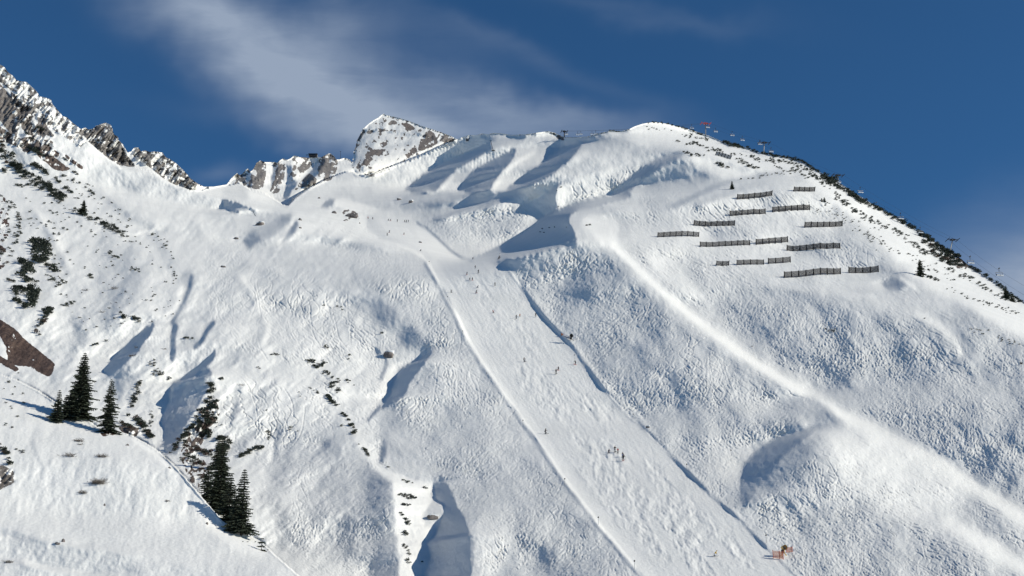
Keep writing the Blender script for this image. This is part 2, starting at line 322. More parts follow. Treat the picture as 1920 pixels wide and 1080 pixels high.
('s',.78,3,2,[(706,262),(740,262),(776,266)]),
('s',.28,3,2,[(720,276),(745,274),(768,270)]),
('s',.30,3,2,[(780,248),(800,256),(818,262)]),
('s',.40,4,3,[(690,262),(730,262),(780,268)]),
# crest of the right mountain and its shaded gullies
('p',.34,5,[(740,372),(770,340),(840,300),(870,276),(960,262),(1040,262),(1110,258),(1160,256),(1200,272),(1270,276),(1330,296),(1400,322),(1400,345),(1310,384),(1230,392),(1120,380),(1060,384),(1000,372),(960,378),(850,405),(790,410),(760,395)]),
('p',.50,4,[(700,345),(790,305),(860,272),(900,270),(870,285),(800,325),(740,352),(700,365)]),
('s',.80,3.5,2,[(858,270),(875,260),(905,255),(930,256),(955,258),(1010,252),(1030,249),(1050,256)]),
('p',.55,3,[(920,276),(960,266),(1040,258),(1090,256),(1060,270),(1000,280),(950,290)]),
('p',-.10,1.6,[(757,358),(774,343),(791,329),(820,312),(851,297),(880,282),(905,270),(919,265),(922,279),(904,291),(886,301),(866,316),(844,338),(828,350),(816,358),(785,362)]),
('p',-.15,1.6,[(858,358),(868,342),(879,328),(897,315),(921,303),(945,291),(967,280),(965,292),(957,304),(942,320),(928,339),(918,358),(885,362)]),
('p',-.30,1.6,[(947,355),(968,340),(992,325),(1010,311),(1027,297),(1046,284),(1062,272),(1084,268),(1090,272),(1078,288),(1062,304),(1040,322),(1013,339),(990,352),(970,357)]),
('s',.56,4,3,[(830,352),(856,322),(890,304),(915,288)]),
('s',.58,4,3,[(930,348),(945,326),(968,305),(1000,286)]),
('s',.50,5,4,[(1000,352),(1040,332),(1070,308),(1100,285)]),
('s',.02,2,1.5,[(812,411),(840,403),(872,392),(900,382)]),
('p',.16,4,[(860,400),(900,380),(950,358),(1000,352),(960,372),(905,392)]),
('p',.62,3,[(1040,352),(1062,345),(1100,330),(1140,318),(1155,322),(1120,342),(1085,356),(1062,376)]),
('p',-.25,1.5,[(990,382),(1008,371),(1027,360),(1052,342),(1047,354),(1041,364),(1041,378),(1046,389),(1038,398),(1027,403),(1015,399),(1006,390)]),
('p',.80,2,[(1047,350),(1056,352),(1062,370),(1060,386),(1050,390),(1042,374)]),
('p',.62,5,[(1062,356),(1110,345),(1140,345),(1150,358),(1120,370),(1080,380)]),
('p',.02,1.8,[(1141,373),(1154,357),(1168,342),(1184,328),(1203,314),(1224,302),(1245,293),(1266,287),(1284,286),(1264,303),(1238,317),(1216,330),(1196,343),(1182,358),(1170,373)]),
('s',.66,2.5,1.5,[(1136,372),(1150,352),(1170,334),(1196,314)]),
('p',.25,6,[(1200,372),(1215,340),(1260,312),(1310,310),(1340,330),(1310,355),(1260,374)]),
('p',.05,3,[(1242,388),(1262,382),(1280,374),(1309,360),(1335,348),(1362,342),(1345,354),(1312,368),(1285,382),(1262,392)]),
('p',.40,4,[(1280,390),(1320,368),(1380,345),(1440,332),(1480,334),(1420,352),(1360,370),(1310,388)]),
('s',.12,2.5,2,[(1330,352),(1380,338),(1430,328),(1475,324)]),
('p',.80,4,[(1140,252),(1165,246),(1205,234),(1230,230),(1275,240),(1330,258),(1400,282),(1470,300),(1510,318),(1480,325),(1420,318),(1360,300),(1290,278),(1240,272),(1200,270),(1170,258)]),
('p',.72,5,[(1290,290),(1360,306),(1420,330),(1380,336),(1340,332),(1310,312)]),
('p',.78,6,[(1490,300),(1530,320),(1600,365),(1680,412),(1800,490),(1930,580),(2100,690),(2100,760),(1930,640),(1830,585),(1740,540),(1660,470),(1610,420),(1560,380),(1510,335)]),
('p',.58,8,[(1240,400),(1300,388),(1380,372),(1500,348),(1560,385),(1620,440),(1700,520),(1660,540),(1560,545),(1440,530),(1340,520),(1270,500),(1200,460)]),
('p',.42,6,[(1400,345),(1470,340),(1500,380),(1450,392),(1400,380)]),
('p',.45,10,[(1520,440),(1600,430),(1640,470),(1610,500),(1540,490)]),
('p',.40,6,[(1330,430),(1400,432),(1420,448),(1340,452)]),
# convex tracked slope, shade of the spur
('p',.44,6,[(790,418),(850,408),(900,396),(960,382),(992,384),(1000,400),(985,425),(930,456),(900,480),(872,484),(840,455),(815,435)]),
('p',.60,2.5,[(988,390),(1000,388),(1010,396),(1012,404),(998,420),(985,425),(982,405)]),
('p',-.35,1.4,[(870,488),(900,479),(928,466),(957,451),(985,434),(1003,420),(1020,406),(1038,398),(1055,391),(1090,377),(1140,367),(1185,362),(1182,370),(1135,382),(1098,394),(1072,400),(1066,410),(1068,420),(1076,434),(1082,450),(1080,466),(1055,464),(1027,469),(1005,475),(985,480),(960,486),(935,489),(900,490)]),
('p',.30,4,[(1084,390),(1120,382),(1165,390),(1140,402),(1100,405),(1074,404)]),
('p',.72,4,[(1092,406),(1130,402),(1160,412),(1160,430),(1150,460),(1130,470),(1112,440),(1090,425)]),
('p',.56,6,[(1170,400),(1230,396),(1300,392),(1300,430),(1230,460),(1180,450)]),
# left flank of the spur, right of the run
('p',.30,8,[(940,492),(1000,482),(1080,462),(1110,465),(1140,480),(1200,540),(1290,620),(1400,700),(1500,770),(1560,805),(1490,812),(1410,850),(1388,920),(1400,960),(1440,1010),(1380,965),(1290,880),(1180,775),(1100,690),(1060,630),(1000,560)]),
('p',.24,12,[(1060,520),(1100,470),(1130,480),(1180,540),(1200,600),(1150,620),(1090,590),(1050,560)]),
('p',.44,8,[(1000,490),(1060,480),(1080,500),(1060,530),(1010,520)]),
('p',.46,14,[(1260,640),(1340,660),(1440,730),(1470,770),(1400,780),(1330,740),(1270,690)]),
('p',.28,14,[(1120,640),(1200,640),(1260,700),(1290,760),(1240,790),(1180,730)]),
('p',.46,8,[(1220,800),(1300,790),(1400,810),(1420,830),(1390,880),(1385,950),(1330,910),(1270,860)]),
('p',.42,10,[(1400,960),(1500,960),(1560,1040),(1560,1120),(1480,1060),(1440,1010)]),
# lower right slope
('p',.34,10,[(1330,560),(1400,545),(1500,560),(1640,560),(1760,580),(1930,650),(2160,760),(2160,1060),(1930,985),(1850,925),(1760,865),(1680,822),(1600,772),(1520,722),(1430,665),(1340,605)]),
('p',.29,16,[(1400,575),(1440,565),(1480,590),(1480,630),(1430,640),(1400,610)]),
('p',.31,16,[(1560,600),(1640,600),(1680,640),(1720,700),(1800,720),(1820,760),(1760,770),(1680,710),(1600,660)]),
('p',.50,10,[(1530,548),(1600,555),(1700,560),(1770,600),(1800,640),(1780,650),(1740,610),(1680,585),(1590,575)]),
('p',.42,14,[(1740,640),(1800,650),(1880,720),(1900,780),(1840,760),(1780,700)]),
('p',.30,16,[(1780,800),(1860,840),(1960,920),(1960,980),(1860,900)]),
('p',.1,3,[(1655,530),(1680,520),(1700,530),(1690,540),(1668,538)]),
('p',.30,3,[(1290,385),(1330,365),(1375,348),(1420,338),(1450,345),(1400,356),(1350,372),(1310,388)]),
('p',.38,4,[(1475,450),(1530,440),(1600,452),(1640,480),(1600,500),(1560,486),(1500,480)]),
('p',.36,4,[(1600,500),(1660,498),(1700,515),(1680,528),(1640,520)]),
('p',.16,2,[(1652,531),(1668,524),(1686,528),(1700,538),(1680,546),(1664,542)]),
('s',.72,3,2,[(1690,522),(1712,536),(1722,548)]),
('p',.34,6,[(1440,548),(1500,540),(1560,552),(1600,570),(1540,575),(1480,565)]),
('p',.46,5,[(1340,440),(1390,436),(1400,450),(1350,452)]),
('p',.70,4,[(1200,470),(1260,480),(1290,520),(1330,560),(1290,560),(1240,520)]),
('s',.62,4,3,[(1480,540),(1560,546),(1640,556)]),
('s',.66,6,4,[(1720,590),(1760,608),(1790,640),(1800,660)]),
('p',.30,9,[(1780,560),(1830,590),(1880,640),(1840,640),(1800,610)]),
('p',.28,12,[(1640,640),(1700,650),(1740,690),(1700,700),(1660,680)]),
('s',.70,10,6,[(1135,440),(1180,488),(1250,552),(1330,618),(1420,682),(1520,742),(1600,790)]),
('s',.86,5,2.5,[(1150,460),(1250,555),(1330,620),(1420,684),(1520,744),(1610,796)]),
('s',.76,13,7,[(1600,792),(1680,832),(1760,872),(1850,930),(1980,1010)]),
('p',.30,5,[(1440,770),(1470,747),(1525,742),(1556,765),(1574,797),(1556,804),(1530,806),(1500,800),(1460,790)]),
('p',.50,5,[(1478,776),(1500,778),(1530,796),(1520,808),(1490,802),(1505,795)]),
('p',.70,14,[(1530,822),(1600,805),(1680,830),(1760,870),(1790,910),(1760,960),(1700,985),(1640,950),(1580,900)]),
('p',.42,14,[(1440,930),(1500,870),(1540,850),(1600,930),(1700,1000),(1860,1060),(1860,1160),(1560,1160),(1500,1040)]),
('p',.36,10,[(1800,930),(1850,950),(1900,1010),(1880,1040),(1820,1000)]),
('s',.78,14,8,[(1780,980),(1860,1030),(1960,1090)]),
('p',.20,9,[(1392,935),(1400,880),(1440,835),(1500,815),(1545,818),(1520,850),(1490,890),(1460,930),(1420,955)]),
('p',.03,2.0,[(1388,935),(1386,908),(1393,878),(1411,853),(1438,831),(1465,818),(1490,811),(1530,807),(1505,824),(1478,848),(1455,874),(1430,905),(1408,935),(1396,948)]),
('p',.8,3,[(1330,900),(1332,901),(1331,902)]),
# the run
('p',.52,2.5,[(690,402),(760,412),(790,420),(815,440),(840,462),(868,486),(935,488),(960,512),(985,550),(1012,585),(1058,635),(1085,668),(1105,695),(1130,728),(1180,780),(1215,812),(1262,860),(1310,905),(1370,962),(1440,1030),(1530,1120),(1640,1260),(1380,1260),(1240,1120),(1190,1062),(1120,980),(1060,902),(1000,815),(950,745),(905,680),(880,640),(852,580),(825,530),(800,492),(792,478),(760,464),(715,448),(690,430)]),
('p',.60,3,[(700,405),(760,414),(800,430),(830,460),(860,486),(820,486),(780,460),(730,444)]),
('s',.10,2.2,1.2,[(783,418),(800,428),(822,448),(845,470),(866,484),(885,488)]),
('s',.42,10,5,[(965,510),(1010,575),(1060,640),(1110,705),(1180,785)]),
('s',.50,3,1.5,[(1030,596),(1062,626),(1090,660),(1120,700),(1150,735),(1190,770),(1240,825),(1300,885),(1370,950),(1425,1005)]),
('s',.02,3,1.2,[(935,489),(950,502),(965,520),(985,546),(1005,574)]),
('s',-.1,3.0,1.2,[(1005,574),(1025,600),(1042,618),(1056,630)]),
('s',-.05,2.9,1.2,[(1056,630),(1075,650),(1090,675),(1108,698)]),
('s',-.1,3.0,1.2,[(1108,698),(1130,728),(1158,758),(1185,785)]),
('s',-.05,2.8,1.2,[(1185,785),(1205,802),(1240,836),(1262,860),(1300,896),(1330,926),(1370,960),(1410,1000),(1436,1026)]),
('s',.62,9,5,[(812,496),(840,548),(868,605),(900,665),(955,745),(1010,818),(1068,898),(1130,978),(1200,1060),(1260,1130)]),
('s',.16,2.6,1.3,[(797,494),(822,540),(848,588),(872,640),(900,685),(945,748),(998,822),(1055,903),(1115,982),(1185,1066),(1240,1130)]),
('s',.80,2,1.2,[(803,492),(828,536),(855,585),(880,636),(905,678),(952,745),(1004,818),(1062,900),(1122,978),(1192,1062)]),
]
# snow cut by skiers: (outline, how many tracks, width factor)
TRACKED = [
([(945,495),(1080,470),(1140,480),(1290,620),(1500,770),(1500,808),(1410,850),(1384,900),(1390,950),(1440,1010),(1300,895),(1180,785),(1080,655)],0,1.1),
([(1150,470),(1230,400),(1500,350),(1620,440),(1700,540),(1900,620),(1960,700),(1960,1010),(1850,930),(1680,822),(1430,665),(1250,540)],0,1.05),
([(1160,480),(1430,675),(1680,830),(1850,935),(1850,960),(1640,860),(1400,700),(1230,580)],0,.8),
([(1390,945),(1440,920),(1540,820),(1760,860),(1950,1000),(1950,1120),(1560,1160),(1450,1020)],0,1.1),
([(600,455),(770,478),(880,650),(1060,905),(1220,1120),(900,1120),(880,980),(735,760),(810,680),(760,590),(650,500)],0,1.1),
([(790,416),(900,392),(1000,376),(985,425),(900,480),(840,455)],0,1.1),
([(1060,350),(1240,300),(1300,390),(1240,460),(1100,400)],0,.6),
([(380,440),(480,470),(640,540),(760,650),(700,690),(520,680),(400,640)],0,.5),
([(520,860),(740,860),(748,1100),(560,1100)],0,.7),
([(520,410),(700,405),(760,440),(640,450)],0,.4),
([(830,500),(930,495),(1000,590),(1180,790),(1440,1040),(1480,1130),(1240,1110),(1060,890),(900,660)],0,.7),
([(340,700),(720,690),(720,860),(560,840),(500,880),(420,840)],0,.25),
]
def paint_target():
    T = np.full((GH, GW), .5, np.float32)
    for it in TARGET:
        if it[0] == 'p':
            r = poly_mask(GX0, GY0, GS, T.shape, it[3], max(it[2], 0.9)); v = it[1]
            if r is None: continue
            sl, m = r; T[sl] = T[sl] * (1 - m) + v * m
        else:
            _, v, hw, soft, pts = it; xs = [p[0] for p in pts]; ys = [p[1] for p in pts]; m = hw + 3 * soft + 6
            i0, i1 = max(0, int((min(xs) - m - GX0) / GS)), min(GW, int((max(xs) + m - GX0) / GS) + 2)
            j0, j1 = max(0, int((min(ys) - m - GY0) / GS)), min(GH, int((max(ys) + m - GY0) / GS) + 2)
            X, Y = np.meshgrid(GX0 + GS * np.arange(i0, i1), GY0 + GS * np.arange(j0, j1))
            d, _, _ = stroke_dist(X, Y, pts)
            w = 1 / (1 + np.exp((d - hw) / (soft * 0.55)))
            T[j0:j1, i0:i1] = T[j0:j1, i0:i1] * (1 - w) + v * w
    return T
gx = GX0 + GS * np.arange(GW); gy = GY0 + GS * np.arange(GH)
GX, GY = np.meshgrid(gx, gy)
SKX = np.array([p[0] for p in SKYLINE], float); SKY_ = np.array([p[1] for p in SKYLINE], float)
def skyline(x): return np.interp(x, SKX, SKY_)
def point(px, py, Y):
    rx, rz = ray(px, py); return rx * Y, Y, rz * Y
def lean(L, X, Y_, st):
    """cosine between the surface and the sun, for log-distance L on a view grid"""
    D = np.exp(L); rx, rz = ray(X, Y_); P = (rx * D, D, rz * D)
    U = [np.gradient(p, axis=1) for p in P]; W = [np.gradient(p, axis=0) for p in P]
    nx = U[2] * W[1] - U[1] * W[2]; ny = U[0] * W[2] - U[2] * W[0]; nz = U[1] * W[0] - U[0] * W[1]
    s = np.where(nx * rx + ny + nz * rz > 0, -1.0, 1.0)
    return s * (nx * SUN[0] + ny * SUN[1] + nz * SUN[2]) / np.sqrt(nx * nx + ny * ny + nz * nz + 1e-12)
T_LIGHT = np.maximum(paint_target(), -0.02)
L0 = logY0(GX0, GY0, GS, T_LIGHT.shape, 1.0)
sky_rows = skyline(GX)
jump = np.hypot(*np.gradient(L0))
Wt = np.where((GY > sky_rows + 3), 1.0, 0.0) * np.clip(1 - (jump - 0.018) / 0.02, 0, 1)
Wt *= np.clip((GX + 240) / 120, 0, 1) * np.clip((2160 - GX) / 120, 0, 1) * np.clip((1258 - GY) / 100, 0, 1)
Wt = Wt.astype(np.float32)
MU, LAM = 0.13, 1.6e-6 * GS * GS
ky = 2 * np.pi * np.fft.fftfreq(2 * GH)[:, None]; kx = 2 * np.pi * np.fft.rfftfreq(2 * GW)[None, :]
DEN = kx * kx + MU * ky * ky + LAM
def solve(g, gv):
    a = np.concatenate([g, -g[:, ::-1]], 1); a = np.concatenate([a, a[::-1]], 0)
    b = np.concatenate([gv, gv[:, ::-1]], 1); b = np.concatenate([b, -b[::-1]], 0)
    H = (np.fft.rfft2(a) * (-1j * kx) + MU * np.fft.rfft2(b) * (-1j * ky)) / DEN
    return np.fft.irfft2(H, s=a.shape)[:GH, :GW]
g = np.zeros(T_LIGHT.shape); h = np.zeros(T_LIGHT.shape); gv = np.zeros(T_LIGHT.shape)
L0y = np.gradient(L0, axis=0)
Wv = (GY > sky_rows + 3) & (jump < 0.02)
for it in range(64):
    B = lean(L0 + h, GX, GY, GS)
    e = np.clip(T_LIGHT - B, -0.6, 0.6) * Wt
    e = np.where(T_LIGHT < 0.02, 3.0 * e, e)
    e = np.where((T_LIGHT < 0.0) & (B < 0.015), 0, e)
    g = np.clip(g + 0.0016 * e * (1.0 if it < 40 else 0.5), -0.030, 0.016)
    over = np.gradient(h, axis=0) + L0y + 0.0016          # > 0 where the slope would overhang
    gv = np.where(Wv, np.clip(gv - 0.8 * np.maximum(over, 0), -0.08, 0) * 0.985, 0)
    h = solve(g, gv)
B = lean(L0 + h, GX, GY, GS)
print("lean error", float(np.abs((T_LIGHT - B) * Wt).mean()), "h", float(h.min()), float(h.max()))
# ------------------------------------------------------------------ terrain: fine sheet
FX0, FY0, FS = -240.0, -60.0, 1.5
FW, FH = 1600, 874
fx = FX0 + FS * np.arange(FW); fy = FY0 + FS * np.arange(FH)
X, Y_ = np.meshgrid(fx, fy)
def up(a):
    """coarse grid to fine grid (exactly twice as fine), smoothed"""
    u = np.clip((fx - GX0) / GS, 0, GW - 1.001); v = np.clip((fy - GY0) / GS, 0, GH - 1.001)
    ui = u.astype(int); vi = v.astype(int); fu = (u - ui)[None, :]; fv = (v - vi)[:, None]
    A = a[vi][:, ui] * (1 - fu) + a[vi][:, ui + 1] * fu; Bq = a[vi + 1][:, ui] * (1 - fu) + a[vi + 1][:, ui + 1] * fu
    return blur((A * (1 - fv) + Bq * fv).astype(np.float32), 0.9)
L = logY0(FX0, FY0, FS, X.shape, 0.2) + up(h)
BASE = L.copy()
def area(polys, soft):
    m = np.zeros(X.shape, np.float32)
    for p in polys:
        r = poly_mask(FX0, FY0, FS, X.shape, p, soft)
        if r: m[r[0]] = np.maximum(m[r[0]], r[1])
    return m
PISTE = [it[3] for it in TARGET if it[0] == 'p' and it[3][0] == (690, 402)][0]
m_run = area([PISTE], 1.5)
m_mound = area([MOUND], 2.0)
m_far = area([FAR], 1.0)

# bare rock and earth: (outline, share of the ground that is bare, earthiness)
ROCKS = [
([(-60,60),(0,118),(150,240),(168,262),(150,275),(125,258),(95,240),(75,228),(55,205),(30,175),(0,152),(-60,110)],.34,0),
([(-60,100),(0,158),(12,172),(22,185),(40,192),(47,215),(36,235),(30,262),(20,250),(0,225),(-60,190)],.93,.25),
([(20,172),(42,180),(54,203),(66,228),(88,256),(104,274),(92,276),(62,262),(42,240),(30,215)],.62,.3),
([(70,220),(82,222),(89,240),(103,256),(90,254),(74,245)],.9,.2),
([(-60,200),(0,238),(20,252),(40,262),(54,250),(72,262),(95,283),(112,292),(98,297),(70,277),(50,287),(28,272),(0,262),(-60,240)],.60,.5),
([(55,269),(70,279),(87,289),(106,299),(119,309),(133,317),(116,321),(100,316),(88,305),(75,296),(65,280)],.93,.85),
([(62,264),(80,268),(95,276),(106,285),(114,290),(110,294),(98,287),(85,278),(68,273)],.7,.95),
([(114,285),(118,287),(137,300),(158,316),(154,317),(133,303)],.8,.8),
([(-60,570),(0,600),(25,615),(52,642),(75,660),(101,681),(100,696),(92,706),(70,695),(50,686),(27,685),(15,675),(12,650),(2,630),(-60,600)],.99,1),
([(-60,640),(0,667),(15,677),(36,692),(30,696),(0,680),(-60,665)],.98,1),
([(-30,362),(8,372),(14,400),(16,430),(8,500),(-30,515)],.26,1),
([(152,243),(175,240),(198,229),(214,246),(224,264),(234,287),(246,302),(254,313),(240,311),(225,309),(205,297),(185,281),(165,264)],.78,.1),
([(244,288),(262,276),(285,285),(305,284),(320,300),(350,325),(380,350),(358,356),(330,346),(305,333),(290,319),(265,302)],.62,.05),
([(478,302),(498,303),(497,330),(491,354),(474,354),(470,330)],.62,.15),
([(513,304),(534,300),(535,320),(528,346),(520,364),(507,360),(517,330)],.66,.2),
([(545,300),(560,292),(602,292),(600,302),(580,313),(560,331),(548,340),(540,325)],.45,.2),
([(601,292),(620,287),(633,300),(631,321),(618,339),(600,337),(596,320)],.85,.15),
([(560,346),(580,325),(593,336),(590,349),(562,350),(550,362),(546,375),(554,354)],.82,.15),
([(432,344),(445,325),(470,318),(471,352),(455,347)],.5,.1),
([(744,234),(757,230),(768,233),(780,242),(770,244),(752,240)],.92,.6),
([(726,233),(737,225),(746,231),(735,235)],.85,.3),([(780,241),(800,238),(814,246),(790,247)],.5,.3),
([(784,281),(789,262),(796,250),(805,244),(813,250),(819,262),(821,269),(806,276),(795,281)],.95,.45),
([(818,258),(835,254),(854,262),(838,267),(820,263)],.62,.3),
([(681,306),(685,290),(700,281),(720,280),(737,286),(726,291),(706,293),(695,301),(685,314),(676,309)],.85,.45),
([(757,289),(772,280),(777,271),(782,282),(773,292),(762,291)],.93,.5),([(710,271),(725,262),(731,268),(718,275)],.7,.4),
([(660,286),(667,262),(678,241),(684,246),(675,262),(672,276),(664,290)],.8,.3),([(670,313),(658,309),(667,303),(681,315)],.5,.3),
([(660,316),(663,285),(690,232),(718,212),(790,234),(852,258),(790,293),(740,310),(690,330)],.13,.4),
([(686,247),(706,245),(706,248),(690,251)],.8,.3),([(716,242),(736,243),(736,246),(716,245)],.8,.3),
([(-30,876),(8,874),(25,884),(26,905),(0,918),(-30,918)],.93,.25),
([(395,745),(407,758),(412,775),(402,792),(388,803),(378,832),(362,848),(338,852),(348,830),(374,790)],.50,.7),
([(188,812),(204,801),(219,808),(216,815),(192,817)],.96,1),([(222,800),(250,800),(268,806),(256,818),(230,810)],.8,.6),
([(1772,468),(1800,477),(1817,490),(1819,506),(1800,504),(1785,497),(1772,492)],.48,.7),
([(340,860),(372,850),(392,880),(380,920),(355,900)],.35,.8),
([(866,257),(880,256),(880,264),(868,263)],.5,.4),([(1040,252),(1058,256),(1060,262),(1045,260)],.4,.3),
([(640,398),(652,395),(672,400),(674,411),(655,410)],.3,.5),
]
nz = fbm(X / 9, Y_ / 7, 50, 4, .62); nz2 = fbm((X + Y_ * .6) / 5, (Y_ - X * .7) / 16, 60, 3, .6)
q = (nz * .65 + nz2 * .35)
srt = np.sort(q[::4, ::4].ravel())
rock = np.zeros(X.shape, np.float32); earth = np.zeros(X.shape, np.float32); m_rock = np.zeros(X.shape, np.float32)
for poly, cov, er in ROCKS:
    r = poly_mask(FX0, FY0, FS, X.shape, poly, 2.0 if cov > .3 else 3.0)
    if not r: continue
    sl, m = r; edge = np.clip(m * 1.6 + (q[sl] - .5) * 1.2, 0, 1); thr = srt[int((1 - (cov * .82 if cov < .94 and 650 < poly[0][0] < 900 else cov)) * (len(srt) - 1))]
    v = np.clip((q[sl] - thr) / .035 + .5, 0, 1) * np.clip((edge - .45) / .2, 0, 1)
    earth[sl] = np.where(v > rock[sl], er, earth[sl]); rock[sl] = np.maximum(rock[sl], v); m_rock[sl] = np.maximum(m_rock[sl], m * (min(1, cov + .2) if cov < .9 else .45) * (1 - .6 * er))

# relief at every scale below the large forms; amplitudes are fractions of the distance, so slopes stay alike near and far
def add(lam, c, n, w=1.0):
    global L
    L = L + c * lam * (n - n.mean()) * 2 * w
offp = (1 - m_run)
calm = np.clip(1 - 0.7 * m_mound, 0, 1) * offp
add(70, 1.0e-4, fbm(X / 70, Y_ / 55, 101, 2), calm)
add(26, .6e-4, fbm((X * .8 - Y_ * .5) / 26, (Y_ * .9 + X * .4) / 30, 111, 3, .6), calm)
add(7, 1.0e-4, fbm((X * .9 - Y_ * .35) / 7, (Y_ + X * .3) / 9, 121, 2, .6), calm)
add(24, .55e-4, fbm((X + Y_ * .2) / 16, Y_ / 28, 131, 3, .6), m_mound * np.clip((Y_ - 690) / 60, 0, 1))
add(40, .15e-4, fbm((X + Y_ * 2.2) / 90, (Y_ - X * .28) / 9, 137, 3, .55), m_mound * np.clip((Y_ - 985 + .05 * X) / 30, 0, 1))
add(14, .42e-3, fbm(X / 16, Y_ / 15, 141, 4, .62, ridged=True), m_rock)
add(30, .55e-3, fbm((X + .8 * Y_) / 13, (Y_ - .5 * X) / 40, 151, 3, .6, ridged=True), m_rock * np.where(X < 420, 1.0, .35))
add(60, .3e-4, fbm((X * .75 - Y_ * .66) / 26, (X * .66 + Y_ * .75) / 90, 191, 3, .6), offp * np.clip((X - 1130) / 150, 0, 1))
add(34, 1.2e-4, fbm((X * .6 + Y_ * .8) / 22, (Y_ * .6 - X * .8) / 60, 195, 3, .6), offp * np.clip((760 - X) / 150, 0, 1) * (1 - m_mound) * np.clip((Y_ - 330) / 100, 0, 1))
# worn humps of the run, stretched down the fall line
A1 = math.radians(56); pr = X * math.cos(A1) + Y_ * math.sin(A1); qr = -X * math.sin(A1) + Y_ * math.cos(A1)
sc_ = np.clip((Y_ - 380) / 500, .22, 1.25)
hump = fbm(pr / 17, qr / 11, 161, 3, .62) - .5; band = fbm(pr / 90, qr / 26, 171, 2, .5)
hump = hump * np.clip((band - .43) * 6, 0, 1)
inner = area([[(840,500),(940,500),(1000,590),(1060,670),(1180,800),(1300,920),(1420,1040),(1470,1120),(1290,1120),(1180,1000),(1090,890),(1010,780),(950,690),(910,620),(870,550)]], 9)
L = L - hump * inner * 0.0078 * np.clip(sc_, .4, 1)
add(9, .5e-4, fbm(pr / 22, qr / 5, 181, 2, .6), m_run)

# ski tracks: paths followed down the fall line, pressed into the sheet
D = np.exp(blur(BASE.astype(np.float32), 6)); rx, rz = ray(X, Y_); PX_, PZ_ = rx * D, rz * D
def grad2(a): return np.gradient(a, axis=1), np.gradient(a, axis=0)
xu, xv = grad2(PX_); yu, yv = grad2(D); zu, zv = grad2(PZ_)
det = xu * yv - xv * yu; det = np.where(np.abs(det) < 1e-9, 1e-9, det)
ga = (zu * yv - zv * yu) / det; gb = (xu * zv - xv * zu) / det      # dz/dx, dz/dy
gm = np.hypot(ga, gb) + 1e-6
nd = 1.0 / np.maximum(gm, .25)
def pix_step(wx, wy, wz, xw, yw, D_):
    """world step to view step"""
    ax = F_PX * (wx / D_ - xw * wy / D_ ** 2) * .96; ay = -F_PX * (wz / D_ - (yw) * wy / D_ ** 2) * .93
    return ax, ay
def samp(a, px, py):
    i = np.clip(((px - FX0) / FS).astype(int), 0, FW - 1); j = np.clip(((py - FY0) / FS).astype(int), 0, FH - 1); return a[j, i]
splat = np.zeros(FW * FH, np.float64); acc_i = []; acc_w = []
def splat_pts(px, py, w):
    u = (px - FX0) / FS; v = (py - FY0) / FS; ok = (u > 1) & (u < FW - 2) & (v > 1) & (v < FH - 2)
    u, v, w = u[ok], v[ok], w[ok]; ui = u.astype(int); vi = v.astype(int); fu = u - ui; fv = v - vi
    for du, dv, ww in ((0, 0, (1 - fu) * (1 - fv)), (1, 0, fu * (1 - fv)), (0, 1, (1 - fu) * fv), (1, 1, fu * fv)):
        acc_i.append(((vi + dv) * FW + ui + du).astype(np.int32)); acc_w.append((w * ww).astype(np.float32))
for poly, n, wf in TRACKED:
    n = int(abs(sum(poly[i][0] * poly[(i + 1) % len(poly)][1] - poly[(i + 1) % len(poly)][0] * poly[i][1] for i in range(len(poly)))) / 2 / 135 * wf)
    xs = [p[0] for p in poly]; ys = [p[1] for p in poly]
    px = rng.uniform(min(xs) - 40, max(xs) + 10, n * 4); py = rng.uniform(min(ys) - 60, max(ys), n * 4)
    k = in_poly(px, py + 12, poly) | in_poly(px, py + 35, poly); px, py = px[k][:n], py[k][:n]; m = len(px)
    Dk = samp(D, px, py); a_, b_, g_ = samp(ga, px, py), samp(gb, px, py), samp(gm, px, py); rxx, rzz = ray(px, py)
    ax, ay = pix_step(-a_ / g_, -b_ / g_, -g_, rxx * Dk, rzz * Dk, Dk); pm = np.clip(np.hypot(ax, ay), .25, 12)    # view pixels per metre downhill
    ph = rng.uniform(0, 6.28, m); wl = rng.uniform(11, 34, m); am = wl * rng.uniform(.12, .30, m) * Dk / F_PX; life = rng.uniform(18, 150, m) / pm
    wl = np.where(rng.random(m) < .15, 400, wl) / pm; drift = rng.normal(0, .25, m) * pm * Dk / F_PX
    poly_m = area([poly], 6); ds = 2.0 / pm; cx, cy = px.copy(), py.copy(); s = np.zeros(m)
    for stp in range(90):
        Dk = samp(D, cx, cy); a_, b_, g_ = samp(ga, cx, cy), samp(gb, cx, cy), samp(gm, cx, cy)
        fxw, fyw = -a_ / g_, -b_ / g_; lx, ly = -fyw, fxw
        fx2, fy2 = fxw + drift * lx, fyw + drift * ly
        rxx, rzz = ray(cx, cy)
        wz = (a_ * fx2 + b_ * fy2) * ds
        ax, ay = pix_step(fx2 * ds, fy2 * ds, wz, rxx * Dk, rzz * Dk, Dk)
        lxp, lyp = pix_step(lx, ly, a_ * lx + b_ * ly, rxx * Dk, rzz * Dk, Dk)
        cx = cx + ax; cy = cy + ay; s = s + ds
        off = am * np.sin(ph + 2 * np.pi * s / wl + .7 * np.sin(s * .13 + ph * 3))
        tx, ty = cx + lxp * off, cy + lyp * off
        if stp:
            seg = np.hypot(tx - ox, ty - oy); alive = (s < life) & (seg < 25)
            for f in (0, .2, .4, .6, .8):
                qx, qy = ox + (tx - ox) * f, oy + (ty - oy) * f
                splat_pts(qx, qy, np.where(alive, seg * .2 / FS, 0) * samp(poly_m, qx, qy))
        ox, oy = tx, ty
splat = np.bincount(np.concatenate(acc_i), weights=np.concatenate(acc_w), minlength=FW * FH)
S = np.minimum(splat.reshape(FH, FW), 1.2).astype(np.float32)
